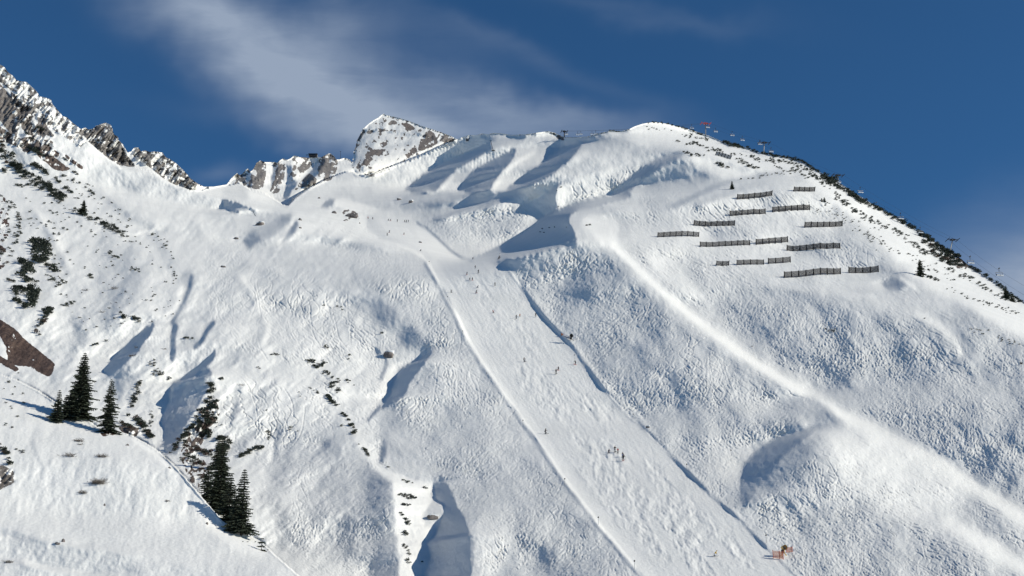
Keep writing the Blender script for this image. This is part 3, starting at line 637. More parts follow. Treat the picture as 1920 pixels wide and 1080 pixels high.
S = blur(S, .40) - .9 * blur(S, 1.05)
trk = S * (1 - .72 * m_run) * np.clip(.15 + 1.9 * fbm(X / 60, Y_ / 45, 205, 3, .55), .35, 1.5)
L = L + trk * 0.00125 * (.85 + .9 * np.clip(up(T_LIGHT.astype(np.float32)), 0, 1))          # the groove lies further away along the view, its rim nearer

DIST = np.exp(L)
sk = skyline(X)
dlt = sk - Y_
above = dlt > 0
dd = np.maximum(dlt - FS, 0)
PYE = np.where(above, sk + 10 * dd, Y_)
first = np.argmax(~above, axis=0); cols = np.arange(FW)
Lsky = L[np.minimum(first + 1, FH - 1), cols][None, :]
LL = np.where(above, Lsky + .007 * dd, L)
keep = dlt < 36
RX, RZ = ray(X, PYE); DD = np.exp(LL)
VX, VY, VZ = RX * DD, DD, RZ * DD
# valley floor beyond the bottom of the view keeps below the sheet
def mat_base(name):
    m = bpy.data.materials.new(name); m.use_nodes = True; nt = m.node_tree
    return m, nt, nt.nodes['Principled BSDF']
SNOW_COL = (0.80, 0.815, 0.82, 1)
def make_terrain_mat():
    m, nt, p = mat_base("snow_and_rock"); n, l = nt.nodes, nt.links
    geo = n.new('ShaderNodeNewGeometry')
    ar = N(n, 'ShaderNodeAttribute', attribute_name='rock'); ae = N(n, 'ShaderNodeAttribute', attribute_name='earth')
    def noise(sc, det=4, rough=.55, vec=None, sx=(1, 1, 1)):
        mp = N(n, 'ShaderNodeMapping'); mp.inputs['Scale'].default_value = sx; l.new(geo.outputs['Position'], mp.inputs[0])
        t = N(n, 'ShaderNodeTexNoise'); t.inputs['Scale'].default_value = sc; t.inputs['Detail'].default_value = det; t.inputs['Roughness'].default_value = rough
        l.new(mp.outputs[0], t.inputs[0]); return t.outputs[0]
    def ramp(fac, stops):
        r = n.new('ShaderNodeValToRGB'); e = r.color_ramp.elements
        while len(e) > 1: e.remove(e[-1])
        e[0].position, e[0].color = stops[0]
        for pos, col in stops[1:]:
            x = e.new(pos); x.color = col
        l.new(fac, r.inputs[0]); return r.outputs[0]
    def mix(f, a, b):
        x = N(n, 'ShaderNodeMix', data_type='RGBA')
        for s, v in ((0, f), (6, a), (7, b)):
            if hasattr(v, 'is_linked'): l.new(v, x.inputs[s])
            else: x.inputs[s].default_value = v
        return x.outputs[2]
    snow = ramp(noise(.06, 5), [(.3, (.79, .79, .765, 1)), (.7, (.845, .84, .815, 1))])
    limestone = ramp(noise(.22, 8, .68, sx=(1, 1, .5)), [(.30, (.14, .13, .125, 1)), (.5, (.25, .237, .225, 1)), (.7, (.38, .365, .345, 1))])
    soil = ramp(noise(.35, 8, .7), [(.3, (.075, .048, .040, 1)), (.5, (.115, .078, .065, 1)), (.72, (.17, .12, .095, 1))])
    bare = mix(ae.outputs['Fac'], limestone, soil)
    sm = N(n, 'ShaderNodeMath', operation='MULTIPLY_ADD', use_clamp=True)
    l.new(noise(.55, 6, .7), sm.inputs[0]); sm.inputs[1].default_value = 1.6; sm.inputs[2].default_value = -.8
    s2 = N(n, 'ShaderNodeMath', operation='ADD'); l.new(ar.outputs['Fac'], s2.inputs[0])
    s3 = N(n, 'ShaderNodeMath', operation='MULTIPLY_ADD'); l.new(noise(.55, 6, .7), s3.inputs[0]); s3.inputs[1].default_value = .9; s3.inputs[2].default_value = -.45
    l.new(s3.outputs[0], s2.inputs[1])
    mr = N(n, 'ShaderNodeMapRange', interpolation_type='SMOOTHSTEP'); mr.inputs[1].default_value = .42; mr.inputs[2].default_value = .60
    l.new(s2.outputs[0], mr.inputs[0])
    l.new(mix(mr.outputs[0], snow, bare), p.inputs['Base Color'])
    p.inputs['Roughness'].default_value = .75; p.inputs['Specular IOR Level'].default_value = .2
    b1 = N(n, 'ShaderNodeBump'); b1.inputs['Strength'].default_value = .42; b1.inputs['Distance'].default_value = .5
    l.new(noise(.9, 6, .65), b1.inputs['Height'])
    b2 = N(n, 'ShaderNodeBump'); b2.inputs['Distance'].default_value = 2.0
    l.new(mr.outputs[0], b2.inputs['Strength']); l.new(noise(.35, 9, .72, sx=(1, 1, .4)), b2.inputs['Height'])
    l.new(b1.outputs[0], b2.inputs['Normal']); l.new(b2.outputs[0], p.inputs['Normal'])
    return m
M_TERR = make_terrain_mat()
def sheet(name, fmask, **props):
    idx = np.arange(FW * FH).reshape(FH, FW)
    q4 = np.stack([idx[:-1, :-1][fmask], idx[1:, :-1][fmask], idx[1:, 1:][fmask], idx[:-1, 1:][fmask]], 1)
    used, inv = np.unique(q4.ravel(), return_inverse=True)
    me = bpy.data.meshes.new(name); nf = len(q4)
    co = np.stack([VX.ravel()[used], VY.ravel()[used], VZ.ravel()[used]], 1).astype(np.float32)
    me.vertices.add(len(used)); me.vertices.foreach_set('co', co.ravel())
    me.loops.add(nf * 4); me.loops.foreach_set('vertex_index', inv.astype(np.int32))
    me.polygons.add(nf); me.polygons.foreach_set('loop_start', np.arange(0, nf * 4, 4, dtype=np.int32))
    me.update(calc_edges=True); me.shade_smooth()
    for nm, arr in (('rock', rock), ('earth', earth)):
        at_ = me.attributes.new(nm, 'FLOAT', 'POINT'); at_.data.foreach_set('value', arr.ravel()[used].astype(np.float32))
    me.materials.append(M_TERR)
    o = bpy.data.objects.new(name, me); C.objects.link(o)
    for k, v in props.items(): o[k] = v
    return o
k4 = keep[:-1, :-1] & keep[1:, :-1] & keep[1:, 1:] & keep[:-1, 1:]
run4 = (in_poly(X, Y_, PISTE) & (Y_ < 1250))[:-1, :-1] & k4
sheet("mountain", k4 & ~run4, kind='structure')
sheet("ski_run", run4, kind='structure')
def at(px, py):
    """the point of the snow seen at a view position"""
    u = (px - FX0) / FS; v = (py - FY0) / FS; i, j = int(u), int(v); fu, fv = u - i, v - j
    j = min(max(j, 0), FH - 2); i = min(max(i, 0), FW - 2)
    l = (L[j, i] * (1 - fu) + L[j, i + 1] * fu) * (1 - fv) + (L[j + 1, i] * (1 - fu) + L[j + 1, i + 1] * fu) * fv
    return Vector(point(px, py, math.exp(l)))
def at_dist(px, py, Y): return Vector(point(px, py, Y))
# valley ground far below and around
bm_ = bpy.data.meshes.new("ground"); r_ = 15000.0
bm_.from_pydata([(-r_, -r_, -70), (r_, -r_, -70), (r_, r_, -70), (-r_, r_, -70)], [], [(0, 1, 2, 3)])
gm_ = bpy.data.materials.new("valley_snow"); gm_.use_nodes = True; gp = gm_.node_tree.nodes['Principled BSDF']
gt = N(gm_.node_tree.nodes, 'ShaderNodeTexNoise'); gt.inputs['Scale'].default_value = .004
gr = gm_.node_tree.nodes.new('ShaderNodeValToRGB'); gr.color_ramp.elements[0].color = (.05, .06, .05, 1); gr.color_ramp.elements[0].position = .38
gr.color_ramp.elements[1].color = (.75, .77, .78, 1); gr.color_ramp.elements[1].position = .5
gtc = gm_.node_tree.nodes.new('ShaderNodeNewGeometry'); gm_.node_tree.links.new(gtc.outputs['Position'], gt.inputs[0])
gm_.node_tree.links.new(gt.outputs[0], gr.inputs[0]); gm_.node_tree.links.new(gr.outputs[0], gp.inputs['Base Color']); gp.inputs['Roughness'].default_value = .9
bm_.materials.append(gm_); go = bpy.data.objects.new("ground", bm_); C.objects.link(go); go['kind'] = 'structure'
# ------------------------------------------------------------------ objects: helpers
def simple_mat(name, col, rough=.7, metal=0.0, var=0.0, scale=3.0):
    m, nt, p = mat_base(name); p.inputs['Roughness'].default_value = rough; p.inputs['Metallic'].default_value = metal
    if var:
        t = N(nt.nodes, 'ShaderNodeTexNoise'); t.inputs['Scale'].default_value = scale; t.inputs['Detail'].default_value = 5
        tc = nt.nodes.new('ShaderNodeTexCoord'); nt.links.new(tc.outputs['Object'], t.inputs[0])
        r = nt.nodes.new('ShaderNodeValToRGB')
        r.color_ramp.elements[0].position = .3; r.color_ramp.elements[1].position = .7
        r.color_ramp.elements[0].color = tuple(c * (1 - var) for c in col) + (1,); r.color_ramp.elements[1].color = tuple(min(1, c * (1 + var)) for c in col) + (1,)
        nt.links.new(t.outputs[0], r.inputs[0]); nt.links.new(r.outputs[0], p.inputs['Base Color'])
    else: p.inputs['Base Color'].default_value = col + (1,)
    return m
MT = dict(
 needle=simple_mat("spruce_needles", (.050, .064, .040), .8, 0, .45, 1.3), bark=simple_mat("bark", (.06, .045, .035), .9, 0, .3),
 pine=simple_mat("dwarf_pine_needles", (.030, .040, .028), .85, 0, .5, 1.5), brush=simple_mat("brown_brush", (.085, .055, .042), .9, 0, .4, 1.5),
 twig=simple_mat("bare_twigs", (.14, .12, .10), .9, 0, .3), steel=simple_mat("galvanised_steel", (.30, .31, .31), .5, .4, .15),
 darksteel=simple_mat("weathered_steel", (.015, .015, .016), .8, .0, .2), ruststeel=simple_mat("brown_weathered_steel", (.035, .03, .028), .7, .2, .3),
 net=simple_mat("wire_net", (.016, .016, .019), .7, .1), red=simple_mat("red_paint", (.50, .055, .03), .5, 0, .15), white=simple_mat("white_plastic", (.78, .80, .82), .4),
 dark=simple_mat("black_plastic", (.02, .02, .022), .5), orange=simple_mat("orange_net", (.85, .27, .08), .7, 0, .2), yellow=simple_mat("pale_yellow_paint", (.80, .52, .14), .5, 0, .2),
 pad=simple_mat("pale_crash_pad", (.75, .70, .70), .6), wood=simple_mat("dark_timber", (.06, .05, .045), .8, 0, .3), glass=simple_mat("dark_glass", (.02, .03, .04), .15),
 rockm=simple_mat("grey_boulder", (.16, .14, .13), .85, 0, .6, .8), snowcap=simple_mat("snow_cap", (.82, .83, .82), .8), skin=simple_mat("skin", (.55, .33, .24), .6),
 black=simple_mat("black_fabric", (.018, .018, .022), .8, 0, .2), navy=simple_mat("navy_fabric", (.02, .03, .07), .8), redf=simple_mat("red_fabric", (.55, .03, .03), .7),
 bluef=simple_mat("blue_fabric", (.03, .10, .30), .7), yellf=simple_mat("yellow_fabric", (.65, .42, .05), .7), whitef=simple_mat("white_fabric", (.75, .76, .78), .7), greyf=simple_mat("grey_fabric", (.16, .17, .18), .8), orangef=simple_mat("orange_fabric", (.6, .17, .03), .7),
 cable=simple_mat("steel_cable", (.05, .05, .05), .6, .3),
)
class MB:
    """collects vertices and faces of one mesh"""
    def __init__(s): s.v = []; s.f = []
    def add(s, vs, fs):
        b = len(s.v); s.v += [tuple(v) for v in vs]; s.f += [tuple(i + b for i in f) for f in fs]; return s
    def box(s, c, d, rot=None):
        c = Vector(c); vs = []
        for x in (-.5, .5):
            for y in (-.5, .5):
                for z in (-.5, .5):
                    v = Vector((x * d[0], y * d[1], z * d[2])); v = rot @ v if rot else v; vs.append(c + v)
        return s.add(vs, [(0, 1, 3, 2), (4, 6, 7, 5), (0, 4, 5, 1), (2, 3, 7, 6), (0, 2, 6, 4), (1, 5, 7, 3)])
    def tube(s, pts, r, n=6, r2=None, caps=True):
        pts = [Vector(p) for p in pts]; k = len(pts); rr = [r + ((r2 if r2 is not None else r) - r) * i / max(1, k - 1) for i in range(k)]
        vs, fs = [], []
        for i, p in enumerate(pts):
            d = (pts[min(i + 1, k - 1)] - pts[max(i - 1, 0)]).normalized(); a = d.orthogonal().normalized()
            if i and vs: 
                a = (pa - d * pa.dot(d)); a = a.normalized() if a.length > 1e-6 else d.orthogonal().normalized()
            pa = a; b = d.cross(a)
            vs += [p + (a * math.cos(t) + b * math.sin(t)) * rr[i] for t in (2 * math.pi * j / n for j in range(n))]
        for i in range(k - 1):
            for j in range(n): fs.append((i * n + j, i * n + (j + 1) % n, (i + 1) * n + (j + 1) % n, (i + 1) * n + j))
        if caps: fs += [tuple(range(n))[::-1], tuple((k - 1) * n + j for j in range(n))]
        return s.add(vs, fs)
    def mesh(s, name, mat, smooth=False):
        me = bpy.data.meshes.new(name); me.from_pydata(s.v, [], s.f); me.update()
        if smooth: me.shade_smooth()
        me.materials.append(mat); return me
    def build(s, name, mat, parent=None, smooth=False): return link(name, s.mesh(name, mat, smooth), parent)
def link(name, data, parent=None):
    o = bpy.data.objects.new(name, data); C.objects.link(o)
    if parent: o.parent = parent
    return o
def tag(o, label, cat, group=None, kind=None):
    o['label'] = label; o['category'] = cat
    if group: o['group'] = group
    if kind: o['kind'] = kind
    return o
def thing(name, loc, label, cat, group=None, rz=0.0, sc=1.0):
    o = bpy.data.objects.new(name, None); C.objects.link(o); o.empty_display_size = .3
    o.location = loc; o.rotation_euler = (0, 0, rz); o.scale = (sc, sc, sc); return tag(o, label, cat, group)
def copy_tree(o, parent=None):
    c = o.copy(); C.objects.link(c); c.parent = parent
    for ch in o.children: copy_tree(ch, c)
    return c
def mpp(Y): return Y / F_PX        # metres per view pixel at a distance

# ------------------------------------------------------------------ spruces
def spruce_meshes(h, r, seed, gap=.0, whorls=None, dens=1.0):
    R = random.Random(seed); tr = MB(); tr.tube([(0, 0, -.8), (0, 0, h * .5), (0, 0, h)], h * .016 + .05, 7, .02)
    cr = MB(); n = whorls or int(h * 2.1)
    for i in range(n):
        t = i / (n - 1); z = h * (.06 + .92 * t); rad = r * 1.22 * (1 - t) ** .66 * R.uniform(.82, 1.1) + .12
        nb = max(4, int((10 - 4 * t) * dens))
        a0 = R.uniform(0, 6.28); lop = R.uniform(0, 6.28); la = R.uniform(.0, .22)
        for b in range(nb):
            if R.random() < gap: continue
            a = a0 + 6.283 * b / nb + R.uniform(-.25, .25); L_ = rad * R.uniform(.55, 1.15) * (1 + la * math.cos(a - lop)); droop = L_ * R.uniform(.22, .45) * (1 - .6 * t)
            ca, sa = math.cos(a), math.sin(a); segs = max(3, int(L_ / .45))
            prev = None
            for k in range(segs + 1):
                u = k / segs; x = L_ * u; zz = z - droop * u ** 1.3 + L_ * .10 * u ** 3
                w = (.26 + .42 * L_ * .35) * (1 - u) ** .6 * (.35 + .9 * min(1, u * 4)) * .62 + .05
                c = Vector((ca * x, sa * x, zz)); sd = Vector((-sa, ca, 0)) * w
                hang = Vector((0, 0, -w * .42))
                cur = (c - sd + hang, c + Vector((0, 0, .06)), c + sd + hang)
                if prev: cr.add([*prev, *cur], [(0, 1, 4, 3), (1, 2, 5, 4)])
                # side sprays
                if k and u < .97:
                    for sgn in (-1, 1):
                        ln = w * R.uniform(1.3, 2.3) + .1; d = (Vector((ca, sa, 0)) * R.uniform(.5, .9) + Vector((-sa, ca, 0)) * sgn).normalized()
                        e = c + d * ln + Vector((0, 0, -ln * R.uniform(.25, .6))); nrm = Vector((-d.y, d.x, 0)) * (.09 + .05 * L_)
                        cr.add([c, c + d * ln * .5 + nrm, e, c + d * ln * .5 - nrm], [(0, 1, 2, 3)])
                prev = cur
    for _ in range(5): pass
    return tr.mesh("trunk", MT['bark']), cr.mesh("crown", MT['needle'])
SPRUCE = {}
def spruce(px, py, hpx, label, seed=0, lean=0.0, ratio=.21, group=None, dist=None, gap=.05, dens=1.0):
    p = at(px, py) if dist is None else at_dist(px, py, dist); Y = p.y; h = hpx * mpp(Y) * 1.04
    key = (round(h), seed, ratio, gap)
    if key not in SPRUCE: SPRUCE[key] = spruce_meshes(h, h * ratio, seed, gap, dens=dens)
    o = thing("spruce", p, label, "tree", group, rz=seed * 1.7); o.rotation_euler[1] = lean
    link("trunk", SPRUCE[key][0], o); link("crown", SPRUCE[key][1], o); return o
spruce(148, 786, 128, "largest dark spruce, tallest of the trees on the rim of the lower left snow mound", 1, ratio=.215, dens=1.15)
spruce(201, 812, 103, "thin-branched spruce on bare brown soil, just right of the largest spruce on the mound", 2, ratio=.20, gap=.22, dens=.85)
spruce(106, 792, 52, "small bushy spruce in the cast shadow at the left end of the mound's trees", 3, ratio=.30)
spruce(122, 786, 46, "small spruce squeezed between the bushy spruce and the largest spruce on the mound", 4, ratio=.28)
spruce(110, 757, 26, "tiny thin spruce tip behind the mound rim left of the largest spruce", 5, ratio=.2, gap=.2)
spruce(133, 787, 60, "low dark spruce at the left foot of the largest spruce", 6, ratio=.34)
spruce(410, 962, 142, "tall spruce below the brown rocks, left one of the pair beside the snow gully", 7, ratio=.185, dens=1.15)
spruce(452, 1003, 120, "tall spruce at the lower right end of the dark tree clump, its crown the rightmost", 8, ratio=.185, dens=1.15)
spruce(428, 985, 92, "dark spruce crowded between the two tall spruces of the lower clump", 9, ratio=.26)
spruce(388, 940, 70, "short spruce at the lower left foot of the tall gully spruce", 10, ratio=.26)
spruce(440, 998, 66, "short dark spruce filling the foot of the lower tree clump", 11, ratio=.32)
spruce(408, 880, 56, "spruce top sticking up among brown rocks above the tall gully spruces", 12, ratio=.3)
spruce(155, 403, 31, "small lone spruce high on the shrubby left mountainside", 13, ratio=.30)
spruce(1727, 519, 35, "lone spruce right of the lowest snow fence, casting a long shadow to the left", 14, ratio=.29, gap=.12)
spruce(1373, 355, 17, "tiny spruce on the snow above the second snow fence row", 15, ratio=.26, gap=.1)
spruce(1546, 379, 10, "very small conifer in the snow below the short upper right snow fence", 16, ratio=.36)
spruce(1541, 378, 7, "smallest conifer, touching the left of the very small conifer below the upper right fence", 17, ratio=.4)
spruce(1888, 561, 27, "dark spruce on the right skyline near the picture's right edge", 18, ratio=.32)
spruce(1899, 566, 16, "short conifer just right of the dark right skyline spruce", 19, ratio=.42)
spruce(490, 1032, 22, "small young spruce on bright snow below the lower tree clump", 20, ratio=.36)
spruce(1692, 420, 10, "tiny conifer on the right skyline under a hanging chair", 21, ratio=.36)
spruce(1741, 452, 12, "tiny pointed conifer standing up on the right skyline left of the lowest lift tower", 22, ratio=.3)
spruce(1726, 443, 12, "tiny dark conifer in front of the chair that touches the right skyline", 23, ratio=.4)

# ------------------------------------------------------------------ dwarf pines and brush
def bush_mesh(name, seed, n, mat, flat=.62, leaf=.22):
    R = random.Random(seed); m = MB(); lobes = [(R.uniform(-.62, .62), R.uniform(-.4, .4), R.uniform(.0, .38), R.uniform(.3, .55)) for _ in range(6)]
    for i in range(n):
        lx, ly, lz, lr = R.choice(lobes); lr *= 1.15
        a = R.uniform(0, 6.283); e = R.uniform(-.3, 1.0); rr = lr * R.uniform(.55, 1.12)
        c = Vector((lx + rr * math.cos(a) * math.sqrt(1 - min(.99, e * e)), ly + rr * math.sin(a) * math.sqrt(1 - min(.99, e * e)), (lz + rr * e) * flat))
        d = Vector((math.cos(a), math.sin(a), R.uniform(.2, 1.3))).normalized(); s_ = d.orthogonal().normalized(); s_.rotate(Matrix.Rotation(R.uniform(0, 6.28), 3, d))
        l_ = leaf * R.uniform(.8, 1.9); w = leaf * R.uniform(.35, .7)
        m.add([c - s_ * w, c + d * l_, c + s_ * w, c - d * l_ * .5], [(0, 1, 2, 3)])
    return m.mesh(name, mat)
BUSH = [bush_mesh("dwarf_pine", 100 + i, 120, MT['pine'], flat=.85 + .15 * (i % 3)) for i in range(7)]
BRUSH = [bush_mesh("brown_brush", 200 + i, 110, MT['brush'], flat=.9, leaf=.18) for i in range(3)]
def along(line, hw, n, s0, s1, R):
    seg = [math.dist(line[i], line[i + 1]) for i in range(len(line) - 1)]; T = sum(seg)
    for _ in range(n):
        t = R.uniform(0, T); i = 0
        while t > seg[i] and i < len(seg) - 1: t -= seg[i]; i += 1
        u = t / seg[i]; x = line[i][0] + (line[i + 1][0] - line[i][0]) * u; y = line[i][1] + (line[i + 1][1] - line[i][1]) * u
        yield x + R.gauss(0, hw * .55), y + R.gauss(0, hw * .45), s0 + (s1 - s0) * R.random() ** 1.6
def inside(poly, n, s0, s1, R):
    xs = [p[0] for p in poly]; ys = [p[1] for p in poly]; k = 0; g_ = 0
    while k < n and g_ < n * 60:
        g_ += 1; x = R.uniform(min(xs), max(xs)); y = R.uniform(min(ys), max(ys))
        if in_poly(np.array([x]), np.array([y]), poly)[0]: k += 1; yield x, y, s0 + (s1 - s0) * R.random() ** 1.6
LB = {'up': "dark dwarf pine shrub in the slanting shrub band high on the left mountainside",
 'patch': "dark dwarf pine shrub of the dense black patch at the left edge, halfway up",
 'scat': "small dark dwarf pine poking through bright snow, scattered over the left mountainside",
 'edge': "dark shrub among bare brown ground at the very left edge",
 'rib': "dark dwarf pine on the narrow snow rib right of the lone-standing mound spruces",
 'rocks': "dark dwarf pine clinging to the brown rocks above the tall gully spruces",
 'mid': "small dark shrub in the loose diagonal line across the snow left of the run",
 'tongue': "small dark shrub on the bright snow tongue at the bottom between two shaded hollows",
 'rskyl': "dark dwarf pine shrub on the skyline of the right ridge",
 'rslope': "small dwarf pine shrub on the sunny upper right slope just below the skyline",
 'summit': "low dwarf pine shrub near the rounded summit of the right mountain",
 'low': "small shrub on bright snow near the foot of the lower tree clump",
 'spur': "small dark shrub on the shaded snow spur in the middle of the right mountain",
 'rlow': "small dark shrub half buried in tracked snow low on the right slope"}
GR = {k: v for k, v in (('up', 'upper left shrub band'), ('patch', 'dense shrub patch at the left edge'), ('scat', 'scattered left shrubs'), ('edge', 'left edge shrubs'), ('rib', 'shrubs of the snow rib'), ('rocks', 'shrubs on the brown rocks'), ('mid', 'shrub line left of the run'), ('tongue', 'shrubs of the bright snow tongue'), ('rskyl', 'right skyline shrubs'), ('rslope', 'upper right slope shrubs'), ('summit', 'summit shrubs'), ('low', 'shrubs near the lower tree clump'), ('spur', 'shrubs of the shaded spur'), ('rlow', 'buried shrubs low on the right'))}
BR = random.Random(5); PL = []
def put(it, zone, brown=0.0):
    for x, y, s in it:
        s *= {'rskyl': 1.25, 'rslope': 1.25, 'patch': 1.4, 'up': 1.3, 'scat': 1.3, 'rocks': 1.15, 'mid': 1.2, 'edge': 1.2, 'summit': 1.3, 'tongue': 1.15}.get(zone, 1.0)
        if y > skyline(x) - 1: PL.append((x, max(y, float(skyline(x)) + 1), s, zone, BR.random() < brown))
put(along([(0,283),(20,300),(45,328),(75,345),(100,358),(118,374)], 9, 80, 4, 8, BR), 'up')
put(along([(0,262),(8,285),(14,310),(10,330)], 5, 16, 4, 7, BR), 'up', .6)
put(along([(18,310),(45,322),(62,340)], 4, 16, 4, 7, BR), 'up')
put(along([(54,278),(68,286),(82,296)], 3.5, 16, 4, 6.5, BR), 'up')
put(along([(48,250),(58,260),(70,268)], 2.5, 6, 3, 5, BR), 'up'); put(along([(70,238),(80,247)], 2.5, 8, 4, 5, BR), 'up')
put(along([(64,310),(78,318),(92,330)], 3.5, 18, 4, 6.5, BR), 'up')
put(along([(30,348),(45,350),(56,347)], 3, 12, 3, 5, BR), 'up', .2)
put(along([(88,345),(100,365),(112,376),(118,372)], 4, 20, 4, 6, BR), 'up')
put(along([(105,338),(125,355),(138,365)], 2.5, 16, 3.5, 5.5, BR), 'up')
put(along([(118,330),(150,345),(165,352)], 4, 14, 2.5, 4.5, BR), 'up'); put(along([(135,322),(146,328)], 1.5, 5, 3, 4, BR), 'up'); put(along([(118,296),(126,302)], 1.2, 5, 2, 3.5, BR), 'up')
put(along([(100,370),(125,385),(150,400),(165,412),(190,418),(215,432),(240,445)], 5, 46, 3.5, 7, BR), 'up')
put(along([(168,358),(178,366)], 3, 7, 3, 4.5, BR), 'up'); put(along([(198,420),(210,432),(232,437)], 3, 12, 3, 5, BR), 'up')
put(inside([(120,335),(175,345),(235,400),(262,432),(250,462),(170,440),(100,395)], 75, 1.6, 3.4, BR), 'scat')
put(inside([(58,453),(82,450),(92,462),(96,480),(90,492),(76,500),(64,490),(60,470)], 44, 6, 10, BR), 'patch')
put(inside([(38,486),(52,484),(62,500),(60,516),(70,528),(68,534),(50,530),(40,518)], 30, 5, 9, BR), 'patch'); put(inside([(86,500),(104,500),(106,510),(92,514)], 10, 4, 7, BR), 'patch')
put(along([(40,540),(50,548),(60,542)], 3, 3, 4, 6, BR), 'patch'); put(inside([(38,538),(50,540),(50,552),(30,556),(20,552)], 14, 4, 8, BR), 'patch'); put(inside([(58,540),(72,542),(70,560),(60,578),(46,580),(52,566)], 26, 5, 9, BR), 'patch')
put(along([(26,562),(44,572)], 3, 10, 4, 7, BR), 'patch'); put(inside([(80,580),(102,578),(100,590),(86,594)], 9, 4, 8, BR), 'patch', .2); put(along([(88,592),(80,606),(66,618),(74,628)], 4, 20, 3.5, 6.5, BR), 'patch', .6)
put(inside([(-10,362),(20,372),(36,390),(38,430),(28,470),(14,500),(-10,510)], 60, 3, 6, BR), 'edge', .6)
put(along([(20,378),(34,400),(38,430),(30,460)], 3, 26, 3, 5, BR), 'edge'); put(along([(10,526),(28,530)], 2.5, 6, 4, 6, BR), 'edge', .4)
put(inside([(40,370),(120,380),(130,440),(70,450),(45,420)], 34, 1.8, 4, BR), 'scat'); put(inside([(60,420),(110,420),(120,560),(105,560),(90,440)], 24, 2, 4, BR), 'scat')
put(inside([(110,440),(300,440),(340,560),(330,600),(160,620),(110,560)], 95, 1.4, 3.4, BR), 'scat'); put(along([(168,518),(172,524)], 3, 5, 3, 5, BR), 'scat'); put(along([(115,574),(140,568)], 3, 9, 3, 5, BR), 'scat')
put(along([(90,520),(110,535),(125,530)], 6, 16, 3, 5, BR), 'scat'); put(along([(225,590),(235,595)], 3, 5, 4, 6, BR), 'scat'); put(along([(250,595),(258,605)], 3, 7, 4, 6, BR), 'scat'); put(along([(205,475),(220,485)], 3, 6, 3, 5, BR), 'scat')
put(along([(245,505),(260,508)], 4, 8, 2.5, 4, BR), 'scat'); put(along([(285,440),(310,455),(318,478),(330,525),(335,535)], 6, 26, 1.8, 3.6, BR), 'scat'); put(along([(165,652),(200,640)], 3, 7, 3, 4.5, BR), 'scat')
put(inside([(0,700),(45,700),(45,815),(0,860)], 16, 2.5, 4.5, BR), 'edge'); put(along([(0,838),(12,850),(20,868),(22,880)], 3, 14, 5, 8, BR), 'edge', .3); put(along([(25,842),(45,848)], 4, 7, 2, 4, BR), 'edge')
put(along([(272,680),(295,685),(288,700),(312,705),(322,715)], 6, 26, 3, 5.5, BR), 'rib'); put(along([(262,714),(258,735),(252,748),(248,764)], 3.5, 26, 4.5, 7, BR), 'rib'); put(along([(282,770),(286,785),(281,802)], 3, 12, 3, 5, BR), 'rib')
put(along([(240,785),(262,790),(272,806),(284,822)], 5, 40, 6, 9, BR), 'rib', .15); put(along([(225,792),(250,806)], 5, 14, 5, 8, BR), 'rib', .6)
put(along([(343,634),(363,636)], 2, 7, 2.5, 4.5, BR), 'scat'); put(along([(414,710),(417,714)], 1, 3, 4, 5, BR), 'rocks')
put(inside([(388,720),(402,722),(402,738),(390,738)], 10, 5, 8, BR), 'rocks'); put(inside([(385,748),(408,744),(410,768),(388,772)], 16, 6, 9, BR), 'rocks'); put(inside([(372,766),(402,778),(404,796),(378,800),(366,790)], 24, 6, 10, BR), 'rocks', .2)
put(inside([(372,800),(396,800),(400,822),(378,828)], 14, 6, 9, BR), 'rocks', .3); put(along([(365,800),(350,815),(340,828),(325,845),(322,852)], 6, 34, 4, 7, BR), 'rocks', .15); put(along([(345,835),(370,845),(395,850)], 6, 22, 5, 9, BR), 'rocks', .5)
put(inside([(405,822),(432,820),(430,850),(408,850)], 16, 7, 10, BR), 'rocks'); put(along([(330,862),(350,858),(375,868)], 5, 18, 4, 7, BR), 'rocks'); put(inside([(355,868),(385,870),(388,905),(370,900)], 16, 4, 8, BR), 'rocks', .7)
put(along([(448,856),(462,850),(478,842),(494,838)], 4, 34, 4, 7, BR), 'low'); put(along([(498,806),(506,818),(502,826)], 4, 12, 2.5, 4, BR), 'low'); put(along([(398,772),(410,800)], 7, 8, 2, 3.5, BR), 'rocks')
put(along([(455,1018),(475,1012),(500,1030)], 4, 7, 2, 4, BR), 'low'); put(along([(508,666),(525,666)], 2, 9, 2, 3.5, BR), 'mid'); put([(546, 803, 5, ), (543, 807, 4), (558, 809, 2.5), (483, 690, 3.5), (487, 692, 3), (500, 770, 2.5), (561, 736, 2.5), (563, 744, 2.5)], 'mid')
put(along([(577,680),(585,676),(592,690),(612,682),(605,678)], 4, 40, 2.6, 4.6, BR), 'mid'); put(along([(608,698),(622,705),(634,712),(620,722),(638,735)], 5, 42, 2.6, 4.8, BR), 'mid'); put(along([(650,712),(660,722)], 3, 9, 2, 3.6, BR), 'mid')
put(along([(614,742),(620,752),(630,762)], 2, 20, 4, 6, BR), 'mid'); put(along([(636,772),(648,780),(655,790)], 2, 14, 3, 5, BR), 'mid'); put(along([(657,795),(664,805),(662,815)], 2.5, 18, 3.5, 5.5, BR), 'mid'); put(along([(680,838),(688,850),(695,858)], 1.2, 16, 3, 4.5, BR), 'mid')
put(along([(583,728),(600,738)], 3, 8, 2, 3.6, BR), 'mid'); put([(656, 668, 5), (654, 674, 3), (610, 652, 5), (614, 654, 4), (673, 834, 3), (640, 800, 4), (728, 877, 4), (716, 626, 4), (607, 574, 3.5), (632, 576, 4), (640, 577, 3), (642, 582, 3)], 'mid')
